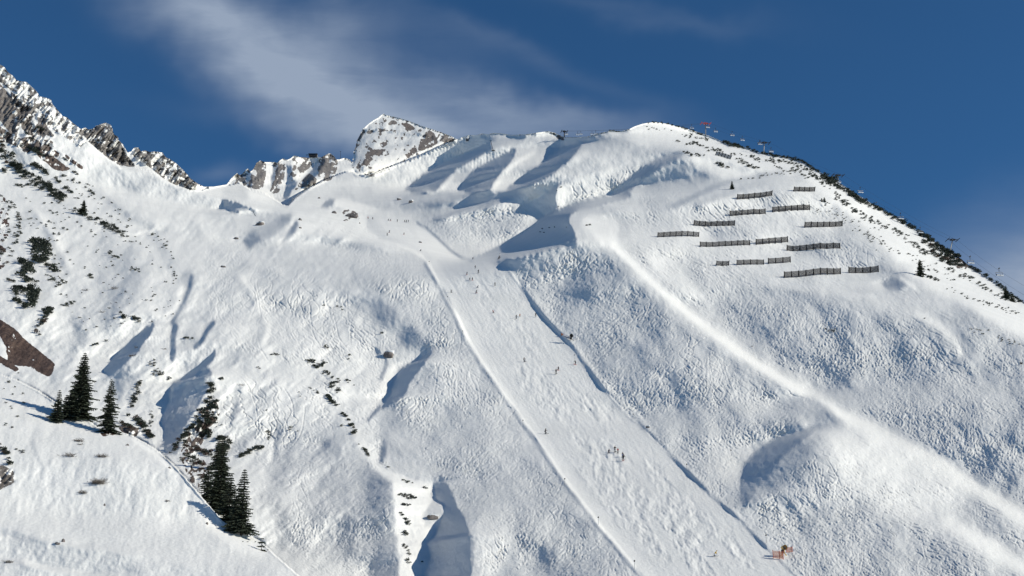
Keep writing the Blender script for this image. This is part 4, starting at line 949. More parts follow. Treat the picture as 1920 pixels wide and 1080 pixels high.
put(along([(755,902),(772,907)], 2.5, 7, 2.5, 4.5, BR), 'tongue'); put(along([(750,928),(762,930),(778,935)], 4.5, 28, 2.6, 4.6, BR), 'tongue'); put(along([(750,945),(768,950)], 3, 14, 2.6, 4, BR), 'tongue'); put(along([(752,962),(762,975),(768,988)], 4, 22, 2.4, 4, BR), 'tongue'); put(along([(756,1000),(766,1002)], 4, 10, 2.6, 4.4, BR), 'tongue'); put(along([(757,1020),(772,1045)], 3, 14, 2.4, 3.6, BR), 'tongue'); put([(765, 1052, 6), (767, 1056, 5), (792, 1055, 4), (796, 916, 5), (800, 917, 4)], 'tongue')
# right side
put(along([(1207,233),(1228,230),(1250,232),(1275,239),(1300,247),(1320,255)], 1.3, 40, 2, 3.4, BR), 'summit'); put(along([(1143,246),(1162,247)], 1, 9, 2, 3, BR), 'summit'); put(along([(1030,250),(1050,255)], 1, 8, 1.6, 2.6, BR), 'summit')
put(inside([(1210,236),(1300,252),(1300,262),(1250,250),(1212,244)], 14, 1.6, 3, BR), 'summit'); put([(1270, 266, 4), (1273, 267, 3.5)], 'summit')
put(along([(1286,255),(1300,258),(1325,262),(1330,264)], 3, 24, 1.8, 3.2, BR), 'rslope'); put(along([(1285,272),(1305,268),(1322,280),(1345,282),(1360,290)], 4, 46, 2, 4, BR), 'rslope'); put(along([(1280,286),(1300,292),(1320,292)], 4, 26, 2, 3.6, BR), 'rslope')
put(along([(1340,305),(1352,310),(1368,318)], 3, 16, 2.4, 4, BR), 'rslope'); put(along([(1380,300),(1400,310),(1425,318)], 3.5, 26, 2.4, 4.4, BR), 'rslope'); put(along([(1370,290),(1400,292),(1425,302)], 4, 26, 2, 4, BR), 'rslope'); put(along([(1445,300),(1460,315),(1480,325)], 3, 18, 2, 3.6, BR), 'rslope')
put(along([(1440,300),(1480,305),(1510,315),(1530,330)], 6, 54, 2.2, 4.4, BR), 'rslope'); put(along([(1385,338),(1405,336),(1440,328),(1470,325)], 3, 18, 1.8, 3.4, BR), 'rslope'); put(along([(1480,320),(1520,330),(1560,350)], 7, 50, 2.2, 4.6, BR), 'rslope')
put(along([(1355,266),(1375,274),(1400,280)], 3, 40, 3.4, 5.4, BR), 'rskyl'); put(along([(1400,280),(1425,287),(1450,293),(1480,297),(1505,303)], 2, 60, 2.6, 4.4, BR), 'rskyl'); put(along([(1505,304),(1520,314),(1535,324)], 2, 26, 2.6, 4.4, BR), 'rskyl')
put(inside([(1536,322),(1552,322),(1566,340),(1570,350),(1552,345),(1540,338)], 34, 5, 7.5, BR), 'rskyl'); put(along([(1560,345),(1580,356),(1600,368),(1620,382)], 4, 66, 4, 6.4, BR), 'rskyl'); put(along([(1620,380),(1650,394),(1690,415),(1730,440)], 3.5, 74, 3.4, 5.6, BR), 'rskyl')
put(along([(1730,440),(1755,460),(1780,475),(1800,484)], 3, 50, 4, 6.4, BR), 'rskyl'); put(inside([(1725,450),(1760,465),(1795,490),(1812,500),(1780,500),(1750,480)], 60, 4.5, 7.5, BR), 'rskyl', .1); put(along([(1815,500),(1840,513),(1862,528),(1880,542),(1915,568)], 2.5, 50, 3.4, 6, BR), 'rskyl')
put(along([(1560,362),(1600,395),(1640,418),(1690,440),(1740,478)], 7, 130, 2.4, 4.4, BR), 'rslope'); put(along([(1550,380),(1600,430),(1660,460),(1740,500),(1800,530)], 10, 80, 1.6, 3.4, BR), 'rslope'); put(along([(1780,505),(1830,530),(1890,565)], 6, 50, 2.4, 4.4, BR), 'rslope')
put(along([(1740,520),(1765,528)], 3, 16, 2.5, 4.5, BR), 'rslope'); put(along([(1780,542),(1820,560),(1870,575),(1910,590)], 5, 44, 1.8, 3.6, BR), 'rslope'); put(along([(1500,385),(1560,405),(1590,415)], 6, 14, 1.5, 2.6, BR), 'rslope')
put(inside([(1590,410),(1640,420),(1680,480),(1640,470)], 22, 1.5, 3, BR), 'rslope'); put(along([(1820,618),(1850,622),(1885,640),(1910,650)], 6, 26, 2, 3.8, BR), 'rlow'); put([(1733, 598, 3), (1914, 683, 5), (1558, 621, 5), (1562, 623, 5), (1553, 622, 4), (1548, 618, 3.6), (1566, 618, 3), (1410, 650, 2)], 'rlow')
put([(1017, 430, 3.4), (1013, 436, 3), (1020, 437, 3), (1030, 428, 2.6), (1040, 427, 2.4), (1100, 424, 4), (1106, 423, 4), (1052, 352, 3), (1044, 358, 2), (1047, 388, 2.5), (1062, 427, 2.4)], 'spur')
PL.sort(key=lambda t: -t[2] * (1.0))
R_ = random.Random(9)
def bush_matrix(p, s, rz): return Matrix.Translation(p) @ Matrix.Rotation(rz, 4, 'Z') @ Matrix.Diagonal((s, s, s * R_.uniform(.7, 1.25), 1))
n_pine = n_brush = 0; REST = []
for x, y, s, zone, brown in PL:
    p = at(x, y); r_m = s * .80 * mpp(p.y); p = p + Vector((0, -r_m * .5, r_m * .12)); rz = R_.uniform(0, 6.28)
    if brown and n_brush < 60: n_brush += 1; me, nm, lab = R_.choice(BRUSH), "brown_brush", LB[zone].replace("dark dwarf pine shrub", "brown brush").replace("dark dwarf pine", "brown brush").replace("dark shrub", "brown leafless shrub")
    elif not brown and n_pine < 296: n_pine += 1; me, nm, lab = R_.choice(BUSH), "dwarf_pine", LB[zone]
    else: REST.append((p, r_m, rz)); continue
    o = link(nm, me); o.matrix_world = bush_matrix(p, r_m, rz); tag(o, lab, "shrub", GR[zone] + (" (brown)" if nm == 'brown_brush' else ""))
rv, rf = [], []; nb_ = 0
for i, (p, s, rz) in enumerate(REST):
    me = BUSH[i % 7]; M = bush_matrix(p, s, rz); co = np.empty(len(me.vertices) * 3); me.vertices.foreach_get('co', co); co = co.reshape(-1, 3)[:80 * 4]
    A = np.array(M.to_3x3()); rv.append(co @ A.T + np.array(p)); rf.append(np.arange(len(co)).reshape(-1, 4) + nb_); nb_ += len(co)
rv = np.concatenate(rv); rf = np.concatenate(rf)
me = bpy.data.meshes.new("dwarf_pine_scrub"); me.from_pydata(rv.tolist(), [], rf.tolist()); me.materials.append(MT['pine'])
tag(link("dwarf_pine_scrub", me), "tiny dark specks of dwarf pine sprinkled over both mountainsides", "shrubs", kind='stuff')

# leafless bushes: many thin twigs
def bare_bush(px, py, wpx, label, n=46, seed=0, flat=.55):
    R = random.Random(seed); p = at(px, py); w = wpx * mpp(p.y) * .5; m = MB()
    for i in range(n):
        a = R.uniform(0, 6.283); e = R.uniform(.15, 1.0); L_ = w * R.uniform(.5, 1.1); b = Vector((R.uniform(-.5, .5) * w, R.uniform(-.3, .3) * w, -.1))
        t = Vector((math.cos(a) * (1.1 - e), math.sin(a) * (1.1 - e), e * flat)) * L_; mid = b + t * .5 + Vector((0, 0, L_ * .1)); r0 = .022 + .006 * w
        m.tube([b, mid, b + t * 1.05], r0, 3, r0 * .5, caps=False)
        for _ in range(2):
            q_ = b + t * R.uniform(.4, .9); m.tube([q_, q_ + Vector((R.uniform(-1, 1), R.uniform(-1, 1), R.uniform(0, .8))) * L_ * .35], r0 * .7, 3, r0 * .4, caps=False)
    o = m.build("bare_shrub", MT['twig']); o.location = p; return tag(o, label, "shrub", "leafless bushes on the snow")
bare_bush(183, 907, 44, "leafless twiggy bush in the middle of the lower left mound, twigs bending left", 90, 1)
bare_bush(156, 925, 26, "small leafless bush touching the lower left of the mound's middle twiggy bush", 40, 2)
bare_bush(130, 856, 34, "faint leafless bush on the mound below the largest spruce", 46, 3)
bare_bush(190, 857, 30, "darker leafless bush on the mound below the thin-branched spruce", 50, 4)
bare_bush(148, 828, 30, "thin leafless bush on the snow directly under the foot of the largest spruce", 44, 5)
bare_bush(150, 834, 18, "low twigs on the snow between the largest spruce and the small dark shrub", 20, 6)
bare_bush(313, 940, 16, "small leafless bush on the mound's slope left of the lower tree clump", 26, 7)
bare_bush(247, 668, 20, "leafless bush in the shaded gully above the snow rib", 40, 8)
bare_bush(257, 652, 16, "leafless bush at the upper end of the shaded left gully", 30, 9)
bare_bush(309, 655, 14, "leafless bush on lit snow between the two shaded gullies", 24, 10)
bare_bush(452, 722, 16, "leafless bush on lit snow right of the brown rocks", 22, 11)
bare_bush(216, 542, 26, "sparse leafless bush on the grey hollow of the left mountainside", 30, 12)
bare_bush(160, 545, 20, "sparse leafless bush left of the grey hollow of the left mountainside", 24, 13)
bare_bush(192, 586, 18, "leafless bush just above the big shaded left gully", 22, 14)
bare_bush(17, 1055, 26, "leafless bush at the bottom left corner of the picture", 34, 15)

# ------------------------------------------------------------------ boulders
def boulder(px, py, wpx, hpx, label, seed, cap=True, brown=False, name="boulder"):
    p = at(px, py); w, hh = wpx * mpp(p.y), hpx * mpp(p.y)
    import bmesh
    def blobm(sx, sy, sz, amp, mat, zoff, keep_top):
        bm = bmesh.new(); bmesh.ops.create_icosphere(bm, subdivisions=4, radius=1)
        R = random.Random(seed); pl = [(Vector((R.gauss(0, 1), R.gauss(0, 1), R.gauss(0, .8))).normalized(), R.uniform(.55, .85)) for _ in range(9)]
        for v in bm.verts:
            c = v.co.normalized(); r = 1.0
            for n_, d_ in pl:
                k = c.dot(n_)
                if k > d_: r = min(r, d_ / k)
            f = (math.sin(c.x * 9 + seed) * math.sin(c.y * 8 + 2 * seed) * math.sin(c.z * 11)) * amp
            r += f; v.co = Vector((c.x * r * sx, c.y * r * sy, max(-.35, c.z * r) * sz + zoff))
        me = bpy.data.meshes.new("rock"); bm.to_mesh(me); bm.free(); me.materials.append(mat); return me
    o = thing(name, p, label, "rock"); r = link("rock_body", blobm(w / 2, w / 2.6, hh * .8, .07, MT['brush'] if brown else MT['rockm'], 0, 0), o)
    if cap:
        c = link("snow_cap", blobm(w / 2.15, w / 2.9, hh * .35, .02, MT['snowcap'], hh * .52, 1), o); c.location = (w * .06, w * .03, 0)
    return o
boulder(659, 407, 26, 9, "long grey-brown boulder with a pointed right end near the top of the run", 3, cap=False)
boulder(668, 407, 11, 15, "pointed grey-brown boulder block at the right end of the long boulder", 5, cap=False)
boulder(627, 400, 12, 6, "dark split boulder left of the long grey-brown boulder on the knoll", 6)
boulder(646, 414, 6, 3, "flat dark stone in the snow below the long boulder on the knoll", 7, cap=False)
boulder(650, 413, 7, 3, "flat dark stone touching the right of another below the long boulder", 8, cap=False)
boulder(674, 419, 3.5, 3, "tiny dark stone on the knoll right of and below the long boulder", 9, cap=False)
boulder(730, 668, 26, 14, "snow-capped boulder in the dip left of the run, shadow on its left", 10)
boulder(487, 422, 22, 9, "snow-capped dark boulder at the left foot of the knoll", 11)
boulder(748, 375, 12, 6, "dark boulder with a bright snow cap in the bowl, left of two", 12)
boulder(770, 380, 12, 8, "dark boulder with a bright snow cap in the bowl, right of two", 13)
boulder(418, 501, 12, 5, "flat dark boulder alone on the wide bright slope right of the left mountain", 14)
boulder(563, 413, 8, 6, "small dark boulder on the top left of the knoll", 15)
boulder(563, 428, 6, 4, "small dark boulder halfway down the left side of the knoll", 16, cap=False)
boulder(443, 448, 12, 5, "low dark rock at the lower left end of the knoll", 17)
boulder(810, 972, 24, 9, "dark overhanging rock under a snow pillow in the shaded bottom hollow", 18)
boulder(108, 1020, 11, 6, "small dark stone in the snow, left of two near the bottom left", 19)
boulder(119, 1016, 8, 8, "small dark stone in the snow, right of two near the bottom left", 20, cap=False)
boulder(598, 372, 6, 4, "tiny dark boulder below the far rock wall", 21, cap=False)
boulder(788, 455, 7, 4, "tiny snow-capped rock on the right edge near the top of the run", 22)
boulder(1215, 802, 9, 6, "dark snow lump with a shaded face on the right edge of the run", 23)  # snow lump, the shade on its face put in as grey rock colour
boulder(876, 263, 8, 8, "small dark rock on the crest right of the dome peak", 24)
boulder(238, 835, 8, 4, "dark stone on the snow mound below the brown soil under the spruce", 25, cap=False)
boulder(318, 878, 6, 5, "small brown stone at the top of the mound's right slope", 26, cap=False)
boulder(388, 983, 5, 6, "small dark stone near the right rim of the mound", 27, cap=False)
boulder(196, 948, 4, 5, "tiny dark stone alone on the middle of the mound", 28, cap=False)
# ------------------------------------------------------------------ snow fences (avalanche barriers)
def fence(x0, y0, x1, y1, hpx, n, label, tilt=.30, mat='darksteel', netm='net', lean_px=0.0):
    A, B_ = at(x0, y0), at(x1, y1); Ym = (A.y + B_.y) / 2; B_ = B_ if abs(B_.y - A.y) < 60 else at_dist(x1, y1, A.y)
    hh = hpx * mpp(Ym) * 1.24; root = thing("snow_fence", A, label, "snow fence", "snow fences in rows across the upper right slope")
    up_ = Vector((lean_px * mpp(Ym) / hh, tilt * -0.25, 1)).normalized() * hh; w = (B_ - A); d = w / n; th = .07 * hh
    R = random.Random(int(x0)); sag = [Vector((0, 0, R.uniform(-.05, .05) * hh)) for _ in range(n + 1)]
    bases = []
    for i in range(n + 1):
        q_ = at(x0 + (x1 - x0) * i / n, y0 + (y1 - y0) * i / n); lin = A + d * i
        b = Vector((lin.x, lin.y, lin.z)) + sag[i] if abs(q_.y - lin.y) > 25 else Vector((lin.x, q_.y * .5 + lin.y * .5, lin.z)) + sag[i]
        bases.append(b - A)
    for i, b in enumerate(bases):
        m = MB(); m.tube([b - up_ * .12 + Vector((0, -.15, 0)), b + up_ * 1.06 + Vector((0, -.15, 0))], th * 1.15, 6); m.tube([b + up_ * .8, b + Vector((0, hh * .9, hh * .25))], th * .45, 5)
        m.build("post", MT[mat], root)
    for i in range(n):
        a, b = bases[i], bases[i + 1]; m = MB(); k = 10
        m.tube([a + up_ * .98, b + up_ * .98], th * .5, 5); m.tube([a + up_ * .08, b + up_ * .08], th * .5, 5)
        for j in range(1, k): m.tube([a + up_ * (.08 + .9 * j / k), b + up_ * (.08 + .9 * j / k)], th * .46, 4, caps=False)
        for j in range(1, 9): s_ = a + (b - a) * j / 9; m.tube([s_ + up_ * .06, s_ + up_ * .98], th * .42, 4, caps=False)
        m.tube([a + up_ * .1, b + up_ * .95], th * .42, 4, caps=False); m.tube([b + up_ * .1, a + up_ * .95], th * .42, 4, caps=False)
        m.build("net_panel", MT[netm], root)
    return root
FEN = [(1341,291,1369,299,7,5,"pale tilted snow fence half covered in snow, topmost of all, among shrubs near the summit",4.0),
 (1488,359,1527,359,8,4,"short snow fence at the upper right below the ridge, four panels",2.0),
 (1382,374,1447,367,8.5,6,"snow fence rising to the right, left of the short upper right fence",1.5),
 (1369,405,1435,401,8.5,6,"snow fence in the second row, left of the two nearly touching ones",0),
 (1449,398,1518,394,9,6,"snow fence in the second row, right of the two nearly touching ones",0),
 (1301,423,1377,423,8.5,7,"level snow fence in the third row, at the left of the fences' area",1.0),
 (1509,427,1579,424,9,6,"snow fence in the third row, far right with a pale first panel",1.0),
 (1233,445,1310,444,8,7,"leftmost of all the snow fences, level, alone in its row",1.0),
 (1313,463,1406,460,8,8,"long snow fence in the fourth row, leftmost of the row's three",0),
 (1418,459,1477,454,9,5,"snow fence in the fourth row, between the long left one and the right one",0),
 (1476,470,1575,466,9,8,"long snow fence in the fourth row, rightmost of the row's three",0),
 (1343,498,1366,498,8,2,"shortest snow fence, only two panels, start of the fifth row",1.5),
 (1382,497,1432,496,8,4,"four-panel snow fence in the middle of the fifth row",0),
 (1441,495,1482,492,9,3,"three-panel snow fence at the right end of the fifth row",0),
 (1471,521,1576,514,10,8,"longest snow fence of the lowest row, left of the two",0),
 (1592,512,1647,510,10,4,"four-panel snow fence at the right end of the lowest row, nearest the lone spruce",0)]
for i, (a, b, c, d, e, n, lab, ln) in enumerate(FEN): fence(a, b, c, d, e, n, lab, lean_px=ln, netm='steel' if i == 0 else 'net')

# ------------------------------------------------------------------ chairlift
def crest(px): return at(px, float(skyline(px)) + 3).y
def tower(bx, by, tx, ty, Y, wpx, label, head='darksteel', mast='steel', rz=.15):
    B0 = at_dist(bx, by, Y); T0 = at_dist(tx, ty, Y); u = mpp(Y); root = thing("lift_tower", B0, label, "lift tower", "chairlift towers along the ridge")
    t = T0 - B0; hgt = t.length; MB().tube([t * -.15, t * .5, t], u * 1.05, 10, u * .7).build("mast", MT[mast], root, True)
    rot = Matrix.Rotation(rz, 3, 'Z'); w = wpx * u; arm = MB(); ax = rot @ Vector((w / 2, 0, 0)); arm.tube([t - ax, t + ax], u * .55, 6); arm.tube([t - ax * .55, t + Vector((0, 0, u * 2.2)), t + ax * .55], u * .35, 5)
    arm.build("cross_arm", MT[head], root)
    ay = rot @ Vector((0, 1, 0))
    for sx in (-1, 1):
        m = MB(); c = t + ax * sx; m.tube([c - ay * 3.2 + Vector((0, 0, -u * .8)), c + ay * 3.2 + Vector((0, 0, -u * .2))], u * .5, 6)
        for k in range(-3, 4): m.tube([c + ay * k + ax.normalized() * -.2 + Vector((0, 0, -u * .9)), c + ay * k + ax.normalized() * .2 + Vector((0, 0, -u * .9))], u * .6, 8)
        m.build("sheave_assembly", MT[head], root)
    m = MB(); m.box(t + Vector((0, 0, -u * 1.6)), (w * .5, 1.6, .12)); 
    for k in (-1, 0, 1): m.tube([t + Vector((k * w * .24, -.8, -u * 1.6)), t + Vector((k * w * .24, -.8, u * .2))], .07, 4)
    m.tube([t + Vector((-w * .24, -.8, u * .1)), t + Vector((w * .24, -.8, u * .1))], .07, 4); m.build("service_platform", MT[head], root)
    lad = MB(); side = Vector((u * 1.3, -u * .4, 0))
    lad.tube([side, t + side], .08, 4); lad.tube([side * .6, t + side * .6], .08, 4)
    lad.build("ladder", MT[mast], root); return root
tower(1323, 252, 1323, 231, crest(1323), 19, "lift tower with a red head near the summit of the right mountain", head='red')
tower(1431.5, 292, 1433, 267, crest(1432), 22, "lift tower with grey mast on the right ridge, second below the red-headed one")
tower(1571, 350, 1571, 328, crest(1571) + 12, 22, "lift tower whose foot is hidden behind the dark shrubs of the right skyline")
tower(1776.5, 493, 1786, 449, crest(1777) - 6, 21, "lowest and largest lift tower, leaning, on the rocky bump of the right skyline", rz=.1)
tower(1058, 257, 1058, 246, crest(1058) + 4, 12, "small lift tower on the far crest between the dome peak and the summit", head='darksteel', mast='darksteel')
def cable(pts, label):
    m = MB(); P = []
    for (a, b) in zip(pts, pts[1:]):
        A_, B_ = at_dist(*a), at_dist(*b)
        for k in range(8):
            t = k / 8; P.append(A_.lerp(B_, t) + Vector((0, 0, -4 * t * (1 - t) * (B_ - A_).length * .012)))
    P.append(at_dist(*pts[-1])); m.tube(P, .045, 4, caps=False); return tag(m.build("lift_cable", MT['cable']), label, "cable", "haul cables of the chairlift")
T1, T2, T3, T4, T5 = crest(1058) + 4, crest(1323), crest(1432), crest(1571) + 12, crest(1777) - 6
CA = [(1052, 246, T1), (1314, 231, T2), (1423, 267, T3), (1562, 328, T4), (1776, 447, T5), (1990, 592, 560)]
CB = [(1064, 246, T1), (1332, 231, T2), (1443, 267, T3), (1581, 328, T4), (1796, 451, T5), (2020, 586, 560)]
cable(CA, "haul cable on the left ends of the tower arms along the right ridge")
cable(CB, "haul cable on the right ends of the tower arms along the right ridge")
def make_chair():
    root = thing("lift_chair", (0, 0, 0), "chair", "lift chair", "chairs hanging on the chairlift")
    MB().box((0, 0, -.05), (.35, .9, .30)).tube([(0, -.6, .12), (0, .6, .12)], .12, 6).build("grip", MT['dark'], root)
    MB().tube([(0, 0, 0), (0, .25, -.8), (0, .3, -2.0)], .09, 6).build("hanger_arm", MT['darksteel'], root)
    MB().tube([(-1.65, .3, -2.0), (1.65, .3, -2.0)], .08, 6).tube([(-1.65, .3, -2.0), (-1.65, .2, -3.3)], .07, 5).tube([(1.65, .3, -2.0), (1.65, .2, -3.3)], .07, 5).build("frame", MT['darksteel'], root)
    m = MB(); n = 8; vs = []
    for i in range(n + 1):
        a = -.15 + 1.25 * i / n; y, z = .45 - .95 * math.sin(a) , -2.35 + .42 * math.cos(a)
        vs += [(-1.75, y, z), (1.75, y, z)]
    m.add(vs, [(2 * i, 2 * i + 1, 2 * i + 3, 2 * i + 2) for i in range(n)]); m.add([(x, y + .0, z - .07) for x, y, z in vs], [(2 * i, 2 * i + 2, 2 * i + 3, 2 * i + 1) for i in range(n)]); m.build("weather_hood", MT['white'], root, True)
    MB().box((0, 0, -3.3), (3.3, .6, .14)).build("seat", MT['dark'], root)
    MB().box((0, .30, -2.88), (3.3, .10, .30)).build("backrest", MT['dark'], root)
    MB().box((0, -.52, -3.42), (3.2, .08, .62), Matrix.Rotation(.25, 3, 'X')).build("front_screen", MT['white'], root)
    MB().tube([(-1.3, -.7, -3.85), (1.3, -.7, -3.85)], .05, 5).tube([(0, -.5, -3.0), (0, -.7, -3.85)], .04, 5).build("footrest", MT['darksteel'], root)
    return root
ch0 = make_chair(); first_chair = True
CH = [(1061.5,252,1435,"chair hanging directly under the small tower on the far crest",.9),(1083,252.5,1400,"left chair of the pair over the crest right of the small far tower",.8),(1089,251.5,1410,"chair overlapping the right of the first chair of the far crest pair",.8),
 (1110,252,1390,"left chair of the pair closest to the summit's left shoulder",.85),(1117,251,1400,"rightmost chair of the pair at the summit's left shoulder",.85),
 (1297,240,1205,"chair just behind the skyline left of the red-headed tower",1),(1327,238.5,1180,"chair hanging right at the mast of the red-headed tower",1),(1342,246.5,1170,"first chair right of the red-headed tower",1),
 (1373,253.5,1130,"chair midway between the red-headed and the grey tower, the left higher one",1),(1392,262.5,1110,"chair midway between the red-headed and the grey tower, the right lower one",1),(1425,270,1080,"chair touching the left side of the grey tower",1),
 (1446,284,1060,"chair low over the shrubs right of the grey tower",1.0),(1572,341,950,"chair under the tower whose foot is hidden, against dark shrubs",.95),(1613.5,360,905,"chair against blue sky, second below the hidden-foot tower",1),
 (1643.5,388,870,"chair just touching the skyline between the middle towers",.95),(1689,409,820,"chair against blue sky above the shrubs, halfway to the lowest tower",1),(1726,435,785,"chair half hidden by shrubs on the skyline left of the lowest tower",.9),
 (1820,492,710,"chair right behind the rocky bump below the lowest tower",1.05),(1874.5,515,655,"large pale chair alone against the sky near the right edge, nearest of all",1.02)]
for i, (px, py, Y, lab, sc_c) in enumerate(CH):
    o = ch0 if i == 0 else copy_tree(ch0); s_ = sc_c * 1.14; Y = float(np.interp(px, [1052, 1323, 1432, 1571, 1777, 1990], [T1, T2 + 3, T3, T4 - 3, T5, 560])) + (25 if px < 1130 else 0); o.location = at_dist(px, py, Y) + Vector((0, 0, 2.95 * s_)); o.scale = (s_,) * 3; o.rotation_euler = (0, 0, .2); o['label'] = lab
# drag lift mast and far poles
def mast(px0, py0, px1, py1, Y, label, r=.12, foot=None):
    A, B_ = at_dist(px0, py0, Y), at_dist(px1, py1, Y); root = thing("steel_mast", A, label, "mast"); MB().tube([(0, 0, 0) , B_ - A], r * 1.4, 6, r).build("pole", MT['darksteel'], root)
    m = MB(); m.tube([(B_ - A) + Vector((-1.2, 0, 0)), (B_ - A) + Vector((1.2, 0, .1))], r, 5); m.build("cross_bar", MT['darksteel'], root)
    if foot: MB().box((0, 0, foot * .3), (foot * 2, foot, foot * .6)).build("footing", MT['wood'], root)
    return root
y_dl = at(924, 284).y
mast(925, 283, 920, 264, y_dl, "leaning dark drag lift mast on the shaded slope below the crest", .16, 1.2)
mast(638.5, 300, 638.5, 284, 1950, "thin dark pole on the notch between the far rock wall and the dome peak", .22)
mast(479, 405, 474, 396, at(479, 405).y, "thin pole on the bright bowl left of the knoll", .12)
# mountain station on the far wall
Ys = 1945; S0 = at_dist(587, 294.5, Ys); us = mpp(Ys); root = thing("mountain_station", S0, "small dark flat-roofed mountain station on top of the far rock wall", "building")
MB().box((0, 0, 2.2), (11.5, 7, 3.0)).build("wall", MT['wood'], root); rf_ = MB().box((0, 0, 3.95), (13.5, 8.5, .45)).build("roof", MT['darksteel'], root)
MB().box((-6.5, 0, 1.6), (.5, .5, 4.2)).build("support_post", MT['steel'], root); MB().box((6.6, 0, 1.6), (.5, .5, 4.2)).build("support_post", MT['white'], root)
MB().box((0, -3.53, 2.5), (8.5, .08, 1.1)).build("window", MT['glass'], root); MB().box((-9, 0, 3.4), (3.5, 1.2, .5)).build("boarding_platform", MT['darksteel'], root); MB().box((0, 0, .2), (9, 6, 1.4)).build("foundation", MT['wood'], root)

# ------------------------------------------------------------------ piste poles
def marker(px, py, hpx, label):
    p = at(px, py); Y = p.y; hh = max(1.6, hpx * mpp(Y)); root = thing("marker_pole", p, label, "marker pole", "marker poles along the run"); r = max(.035, .22 * mpp(Y))
    MB().tube([(0, 0, -.3), (0, 0, hh)], r, 6).build("pole", MT['steel'], root); MB().tube([(0, -.06, hh), (0, .06, hh)], max(.16, .85 * mpp(Y)), 12).build("disc", MT['dark'], root); return root
for a in [(839,563,5,"topmost marker pole on the left edge of the run"),(867.5,628,5,"second marker pole down the run's left edge"),(912.5,708,7,"third marker pole down the run's left edge"),(980.5,798,10,"fourth marker pole down the run's left edge, level with a lone skier"),
 (1059,910,12,"fifth marker pole down the run's left edge, clearly black-topped"),(1122,984,12,"sixth marker pole down the run's left edge, hardly visible"),(1190,1068,14,"lowest marker pole on the run's left edge"),
 (1187.5,786,8,"marker pole on the right edge of the run, left of a snow lump"),(1288,882,6,"marker pole on the right bank of the run, halfway to the lower snow gun"),(1371,855,5,"marker pole standing in the tracked snow left of the round shadow"),(1437,1018,8,"marker pole on the right bank just above the lower snow gun"),
 (1077,674,9,"marker pole right of the run below the upper snow gun"),(804.5,496,4,"tiny marker pole near the top bend of the run")]: marker(*a)

# ------------------------------------------------------------------ snow guns with safety nets
def net_panel(root, a, b, h_, name="safety_net", mat='orange', rows=9, colsn=None, r=.035):
    m = MB(); colsn = colsn or max(4, int((b - a).length / .22)); u = Vector((0, 0, h_))
    for j in range(rows + 1): m.tube([a + u * j / rows, b + u * j / rows], r, 3, caps=False)
    for i in range(colsn + 1): q_ = a + (b - a) * i / colsn; m.tube([q_, q_ + u], r, 3, caps=False)
    return m.build(name, MT[mat], root)
def snow_gun(loc, label, s, headmat='yellow', legmat='yellow', face=math.radians(200)):
    root = thing("snow_gun", loc, label, "snow gun", rz=face, sc=s)
    m = MB(); n = 16; prof = [(.42, -.55), (.50, -.45), (.50, .25), (.56, .45), (.52, .5)]
    vs = [(r * math.cos(t), y, r * math.sin(t) + 1.75) for r, y in prof for t in (2 * math.pi * k / n for k in range(n))]
    m.add(vs, [(i * n + j, i * n + (j + 1) % n, (i + 1) * n + (j + 1) % n, (i + 1) * n + j) for i in range(len(prof) - 1) for j in range(n)]); m.build("fan_barrel", MT[headmat], root, True)
    m = MB(); m.add([(.44 * math.cos(t), -.40, .44 * math.sin(t) + 1.75) for t in (2 * math.pi * k / n for k in range(n))], [tuple(range(n))])
    for k in range(6): a = k * math.pi / 6; m.tube([(.42 * math.cos(a), .40, .42 * math.sin(a) + 1.75), (-.42 * math.cos(a), .40, -.42 * math.sin(a) + 1.75)], .03, 4)
    m.build("fan_grille", MT['dark'], root); m = MB()
    for k in range(24): a = 2 * math.pi * k / 24; m.box((.55 * math.cos(a), .5, .55 * math.sin(a) + 1.75), (.06, .08, .06))
    m.build("nozzle_ring", MT['darksteel'], root)
    MB().tube([(0, 0, .45), (0, 0, 1.3)], .10, 8).box((-.45, 0, 1.75), (.05, .3, .3)).build("swivel_mount", MT[legmat], root)
    MB().box((.35, -.1, .95), (.45, .5, .7)).build("control_box", MT['dark'], root)
    for k in range(3): a = math.pi / 2 + 2 * math.pi * k / 3; MB().tube([(0, 0, .7), (.9 * math.cos(a), .9 * math.sin(a), .02)], .06, 6).build("leg", MT[legmat], root)
    return root
G = at(1471, 1043); Yg = G.y; ug = mpp(Yg); 
snow_gun(G + Vector((0, 0, .1)), "yellowish snow gun behind orange nets at the bottom right end of the run", .92)
root = thing("safety_fence", at(1450, 1046), "red-orange net fence around the left front of the lower snow gun", "safety fence", "orange safety nets"); O_ = root.location
c = [at(x, y) - O_ for x, y in ((1449, 1046), (1461, 1047), (1468, 1048))]; c = [v + Vector((0, -.4, 0)) for v in c]
for v in c: MB().tube([v - Vector((0, 0, .3)), v + Vector((0, 0, 1.55))], .06, 6).build("post", MT['red'], root)
for a, b in zip(c, c[1:]): net_panel(root, a, b, 1.35, r=.03, colsn=9)
root = thing("safety_fence", at(1477, 1036), "short orange net fence right behind the lower snow gun, touching the snow bank", "safety fence", "orange safety nets"); O_ = root.location
c = [at(x, y) - O_ for x, y in ((1475, 1036), (1486, 1035))]; c = [c[0], Vector((c[1].x, c[0].y, c[1].z))]
for v in c: MB().tube([v - Vector((0, 0, .3)), v + Vector((0, 0, 1.2))], .06, 6).build("post", MT['red'], root)
net_panel(root, *c, 1.0)
G2 = at(1072, 639); snow_gun(G2, "black snow gun on the right edge of the run beside the slanting orange net", 1.15, 'dark', 'darksteel', face=math.radians(160))
root = thing("safety_fence", at(1052, 630), "long low orange net slanting down across the upper snow gun's place", "safety fence", "orange safety nets"); O_ = root.location
